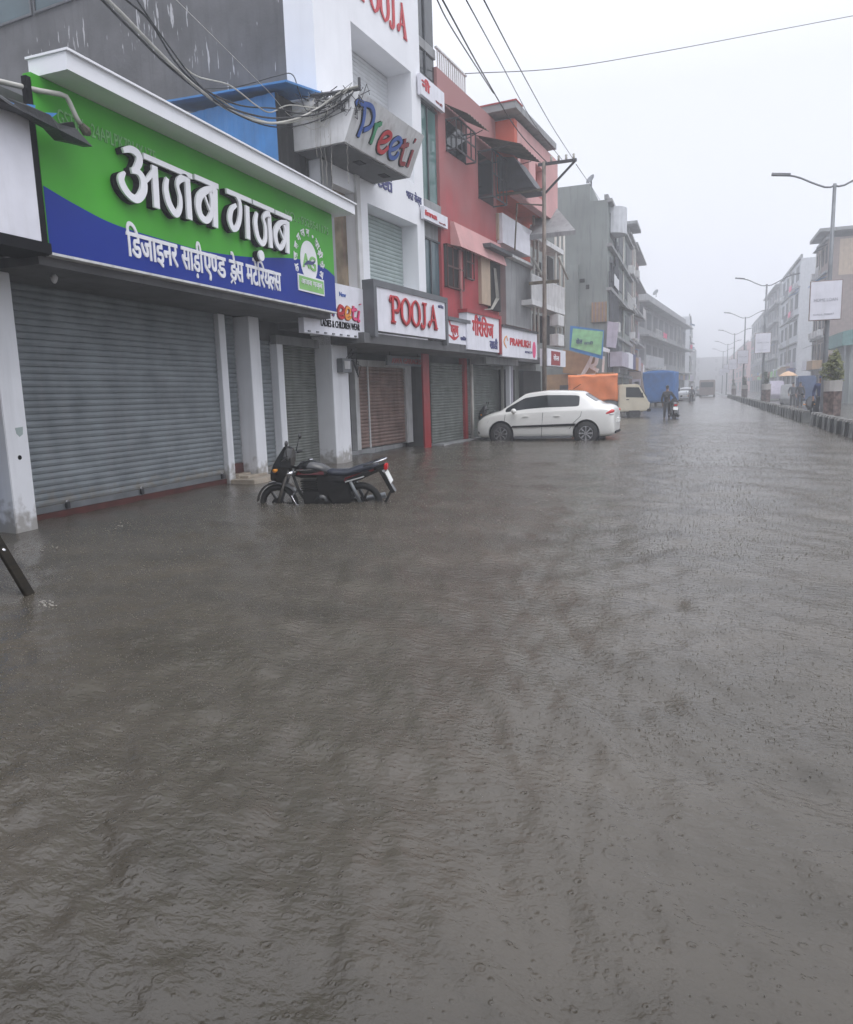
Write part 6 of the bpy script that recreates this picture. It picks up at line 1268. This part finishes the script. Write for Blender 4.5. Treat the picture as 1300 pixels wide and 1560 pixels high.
# traffic further off
make_car('distant_car', 'white car coming on the far carriageway at the right edge', 'car_white', (gy(1300, 600, 58).x+1.4, 58, -.1), math.radians(262), 1.05)
make_car('distant_car', 'pale car far up the left side beyond the blue truck', 'pale_wall', (gy(1046, 600, 95).x, 95, -.1), math.radians(85), 1.05)
make_car('distant_car', 'grey car crossing far ahead in the haze', 'concrete', (gy(1068, 600, 150).x, 150, -.1), math.radians(100), 1.25)
def van(label, x, y, rz, s, m):
    t = thing('distant_van', label, 'van', (x, y, -.1), rz)
    MB().prism([(-2.3, .3), (2.1, .3), (2.25, .7), (2.1, 1.1), (1.5, 2.0), (-2.25, 2.05), (-2.3, 1.8)], -.85, .85, 'y').build('body', m, t, bevel=.06)
    for k in (-1, 1):
        MB().prism([(-2.0, 1.2), (1.7, 1.2), (1.3, 1.8), (-2.0, 1.85)], k*.851, k*.86, 'y').build('side_window', 'dark_glass', t)
        for x_ in (-1.5, 1.4): wheel(t, x_, k*.76, .33, .2, k, 6)
    MB().box(-2.32, -2.301, -.7, .7, 1.2, 1.8).build('rear_window', 'dark_glass', t)
    t.scale = (s,)*3; return t
van('dark van in the hazy middle distance of the left lane', gy(1078, 600, 130).x, 130, math.radians(88), 1.35, 'brown_wall')
van('grey van on the far carriageway beyond the second lamp', gy(1178, 600, 82).x, 82, math.radians(268), 1.0, 'purple_wall')
van('dull grey van on the far carriageway under the orange umbrella', gy(1205, 600, 66).x, 66, math.radians(262), .8, 'concrete')
# people -----------------------------------------------------------------
def skin(name, V, E, Rr, m, parent, sub=1):
    me = bpy.data.meshes.new(name); me.from_pydata(V, E, []); o = bpy.data.objects.new(name, me); C.objects.link(o)
    md = o.modifiers.new('k', 'SKIN'); md.use_smooth_shade = True; 
    for i, r in enumerate(Rr): me.skin_vertices[0].data[i].radius = (r, r) if not isinstance(r, tuple) else r
    me.skin_vertices[0].data[0].use_root = True
    s_ = o.modifiers.new('s', 'SUBSURF'); s_.levels = sub; s_.render_levels = sub
    k = mesh_eval(o); k.name = name; bpy.data.objects.remove(o)
    k.polygons.foreach_set('use_smooth', [True]*len(k.polygons)); k.materials.clear(); return obj(name, k, m, parent)
def person(label, loc, rz, top, bottom, hands, hood=None, group=None, lean=0.0, stride=.08):
    """faces +y locally; hands = ((x,y,z) left, right)"""
    t = thing('person', label, 'person', loc, rz, group)
    V = [(0, 0, .95), (0, .01, 1.15), (0, .02+lean*.5, 1.38), (0, .02+lean, 1.50), (0, .03+lean, 1.58), (0, .045+lean, 1.66), (0, .03+lean, 1.72)]; E = [(0, 1), (1, 2), (2, 3), (3, 4), (4, 5), (5, 6)]; Rr = [(.13, .11), (.13, .10), (.15, .10), .055, .07, .085, .06]
    arms = []
    for s, h in zip((-1, 1), hands):
        sh = Vector((s*.18, .02+lean, 1.41)); ha = Vector(h); el = (sh+ha)/2+Vector((s*.06, -.05, -.06)); i = len(V); V += [tuple(sh), tuple(el), tuple(ha)]; E += [(2, i), (i, i+1), (i+1, i+2)]; Rr += [.062, .045, .03]; d = (ha-el).normalized(); arms.append((sh, el, ha))
        pm = ha+d*.07; i2 = len(V); V.append(tuple(pm)); E.append((i+2, i2)); Rr.append((.036, .018)); acr = d.cross(Vector((0, 0, 1))).normalized()
        for k in range(4): a = pm+acr*(.03-.02*k)+d*.03; b_ = a+d*(.045-.006*abs(k-1))+Vector((0, 0, -.02)); j = len(V); V += [tuple(a), tuple(b_)]; E += [(i2, j), (j, j+1)]; Rr += [.009, .008]
        j = len(V); th = ha+acr*.035*(-s)+d*.05; V.append(tuple(th)); E.append((i+2, j)); Rr.append(.01)
    legs = []
    for s in (-1, 1):
        hp, kn, an, toe = (s*.09, 0, .90), (s*.10, s*stride*.6+.03, .50), (s*.10, s*stride, .09), (s*.11, s*stride+.16, .04); i = len(V); V += [hp, kn, an, toe]; E += [(0, i), (i, i+1), (i+1, i+2), (i+2, i+3)]; Rr += [.085, .06, .042, .035]; legs.append((hp, kn, an))
    skin('body', V, E, Rr, 'skin', t)
    tv = [(0, 0, .86), (0, 0, 1.0), (0, .01, 1.18), (0, .02+lean*.5, 1.38), (0, .02+lean, 1.47)]; te = [(0, 1), (1, 2), (2, 3), (3, 4)]; tr_ = [(.165, .13), (.16, .125), (.16, .125), (.18, .12), .075]
    for (sh, el, ha) in arms: i = len(tv); w_ = el+(ha-el)*.85; tv += [tuple(sh), tuple(el), tuple(w_)]; te += [(3, i), (i, i+1), (i+1, i+2)]; tr_ += [.08, .065, .05]
    skin('shirt', tv, te, tr_, top, t)
    pv = [(0, 0, .97)]; pe = []; prr = [(.155, .125)]
    for hp, kn, an in legs: i = len(pv); a2 = tuple(Vector(an)+Vector((0, 0, .03))); pv += [hp, kn, a2]; pe += [(0, i), (i, i+1), (i+1, i+2)]; prr += [.105, .08, .06]
    skin('trousers', pv, pe, prr, bottom, t)
    hz = .03+lean
    MB().ball((0, hz-.015, 1.70), (.088, .105, .095), 14, 8).build('hair' if not hood else 'hood', hood or 'hair', t, True)
    b = MB(); [b.ball((s*.033, hz+.098, 1.665), (.013, .008, .008), 8, 5) for s in (-1, 1)]; b.build('eye', 'cloth_black', t)
    MB().hexa([(-.012, hz+.09, 1.615), (.012, hz+.09, 1.615), (.008, hz+.09, 1.655), (-.008, hz+.09, 1.655), (-.010, hz+.125, 1.618), (.010, hz+.125, 1.618), (.005, hz+.105, 1.655), (-.005, hz+.105, 1.655)]).build('nose', 'skin', t)
    MB().ball((0, hz+.088, 1.588), (.022, .01, .006), 8, 5).build('mouth', 'bike_red', t)
    return t
mp_ = gz(1016, 637); person('man in dark clothes standing beside a motorcycle in the water', (mp_.x, mp_.y, -.12), math.radians(-12), 'cloth_black', 'cloth_black', ((-.25, .1, .85), (.42, .35, .98)), lean=.03)
np_ = gy(1251, 600, 33.8); person('person in navy raincoat standing by the nearest planter', (np_.x, 33.8, .06), math.radians(160), 'cloth_navy', 'cloth_black', ((-.24, .1, .85), (.24, .15, .9)), hood='cloth_navy')
for i, (px, Y, m, lab) in enumerate(((1208, 58, 'cloth_grey', 'grey clothed person walking on the far carriageway'), (1219, 56, 'cloth_black', 'dark clothed person on the far carriageway near the blue stall'), (1054, 81, 'cloth_grey', 'faint rider beside the distant motorcycle'))):
    p = gy(px, 610, Y); person(lab, (p.x, Y, -.1), math.radians(170), m, 'cloth_black', ((-.25, .1, .82), (.25, .2, .95)), stride=.15)
# umbrella cart and blue stall on the far carriageway
up = gy(1201, 575, 70); um = thing('parasol', 'orange and cream vendor parasol on the far carriageway', 'parasol', (up.x, 70, -.1))
MB().lathe([(.75, 2.35), (.4, 2.6), (.03, 2.75), (.02, 2.70), (.4, 2.56), (.74, 2.33)], n=10).build('canopy', 'parasol', um); MB().tube([(0, 0, 0), (0, 0, 2.72)], .03, 6).build('pole', 'grey_metal', um)
bs = gy(1228, 590, 60); st = thing('market_stall', 'blue tarpaulin covered stall behind the median', 'stall', (bs.x, 60, -.1))
b = MB(); b.box(-.6, .6, -.6, .6, .4, 2.2); b.build('cover', 'stall_blue', st, bevel=.1); b = MB(); [b.tube([(x, y, 0), (x, y, .6)], .05, 6) for x in (-.5, .5) for y in (-.5, .5)]; b.build('leg', 'dark_metal', st)
# ================================================================== RAIN HAZE
hz_ = MB().box(-420, 420, -25, 470, -1.35, 26).build('haze', None); tag(hz_, 'pale rain haze filling the street', 'haze', kind='stuff')
hm = bpy.data.materials.new('haze'); hm.use_nodes = True; t_ = hm.node_tree; t_.nodes.remove(t_.nodes['Principled BSDF'])
pv = t_.nodes.new('ShaderNodeVolumePrincipled'); pv.inputs['Color'].default_value = (.93, .95, .98, 1); pv.inputs['Density'].default_value = .0042; pv.inputs['Anisotropy'].default_value = .2
t_.links.new(pv.outputs[0], t_.nodes['Material Output'].inputs['Volume']); hz_.data.materials.append(hm)
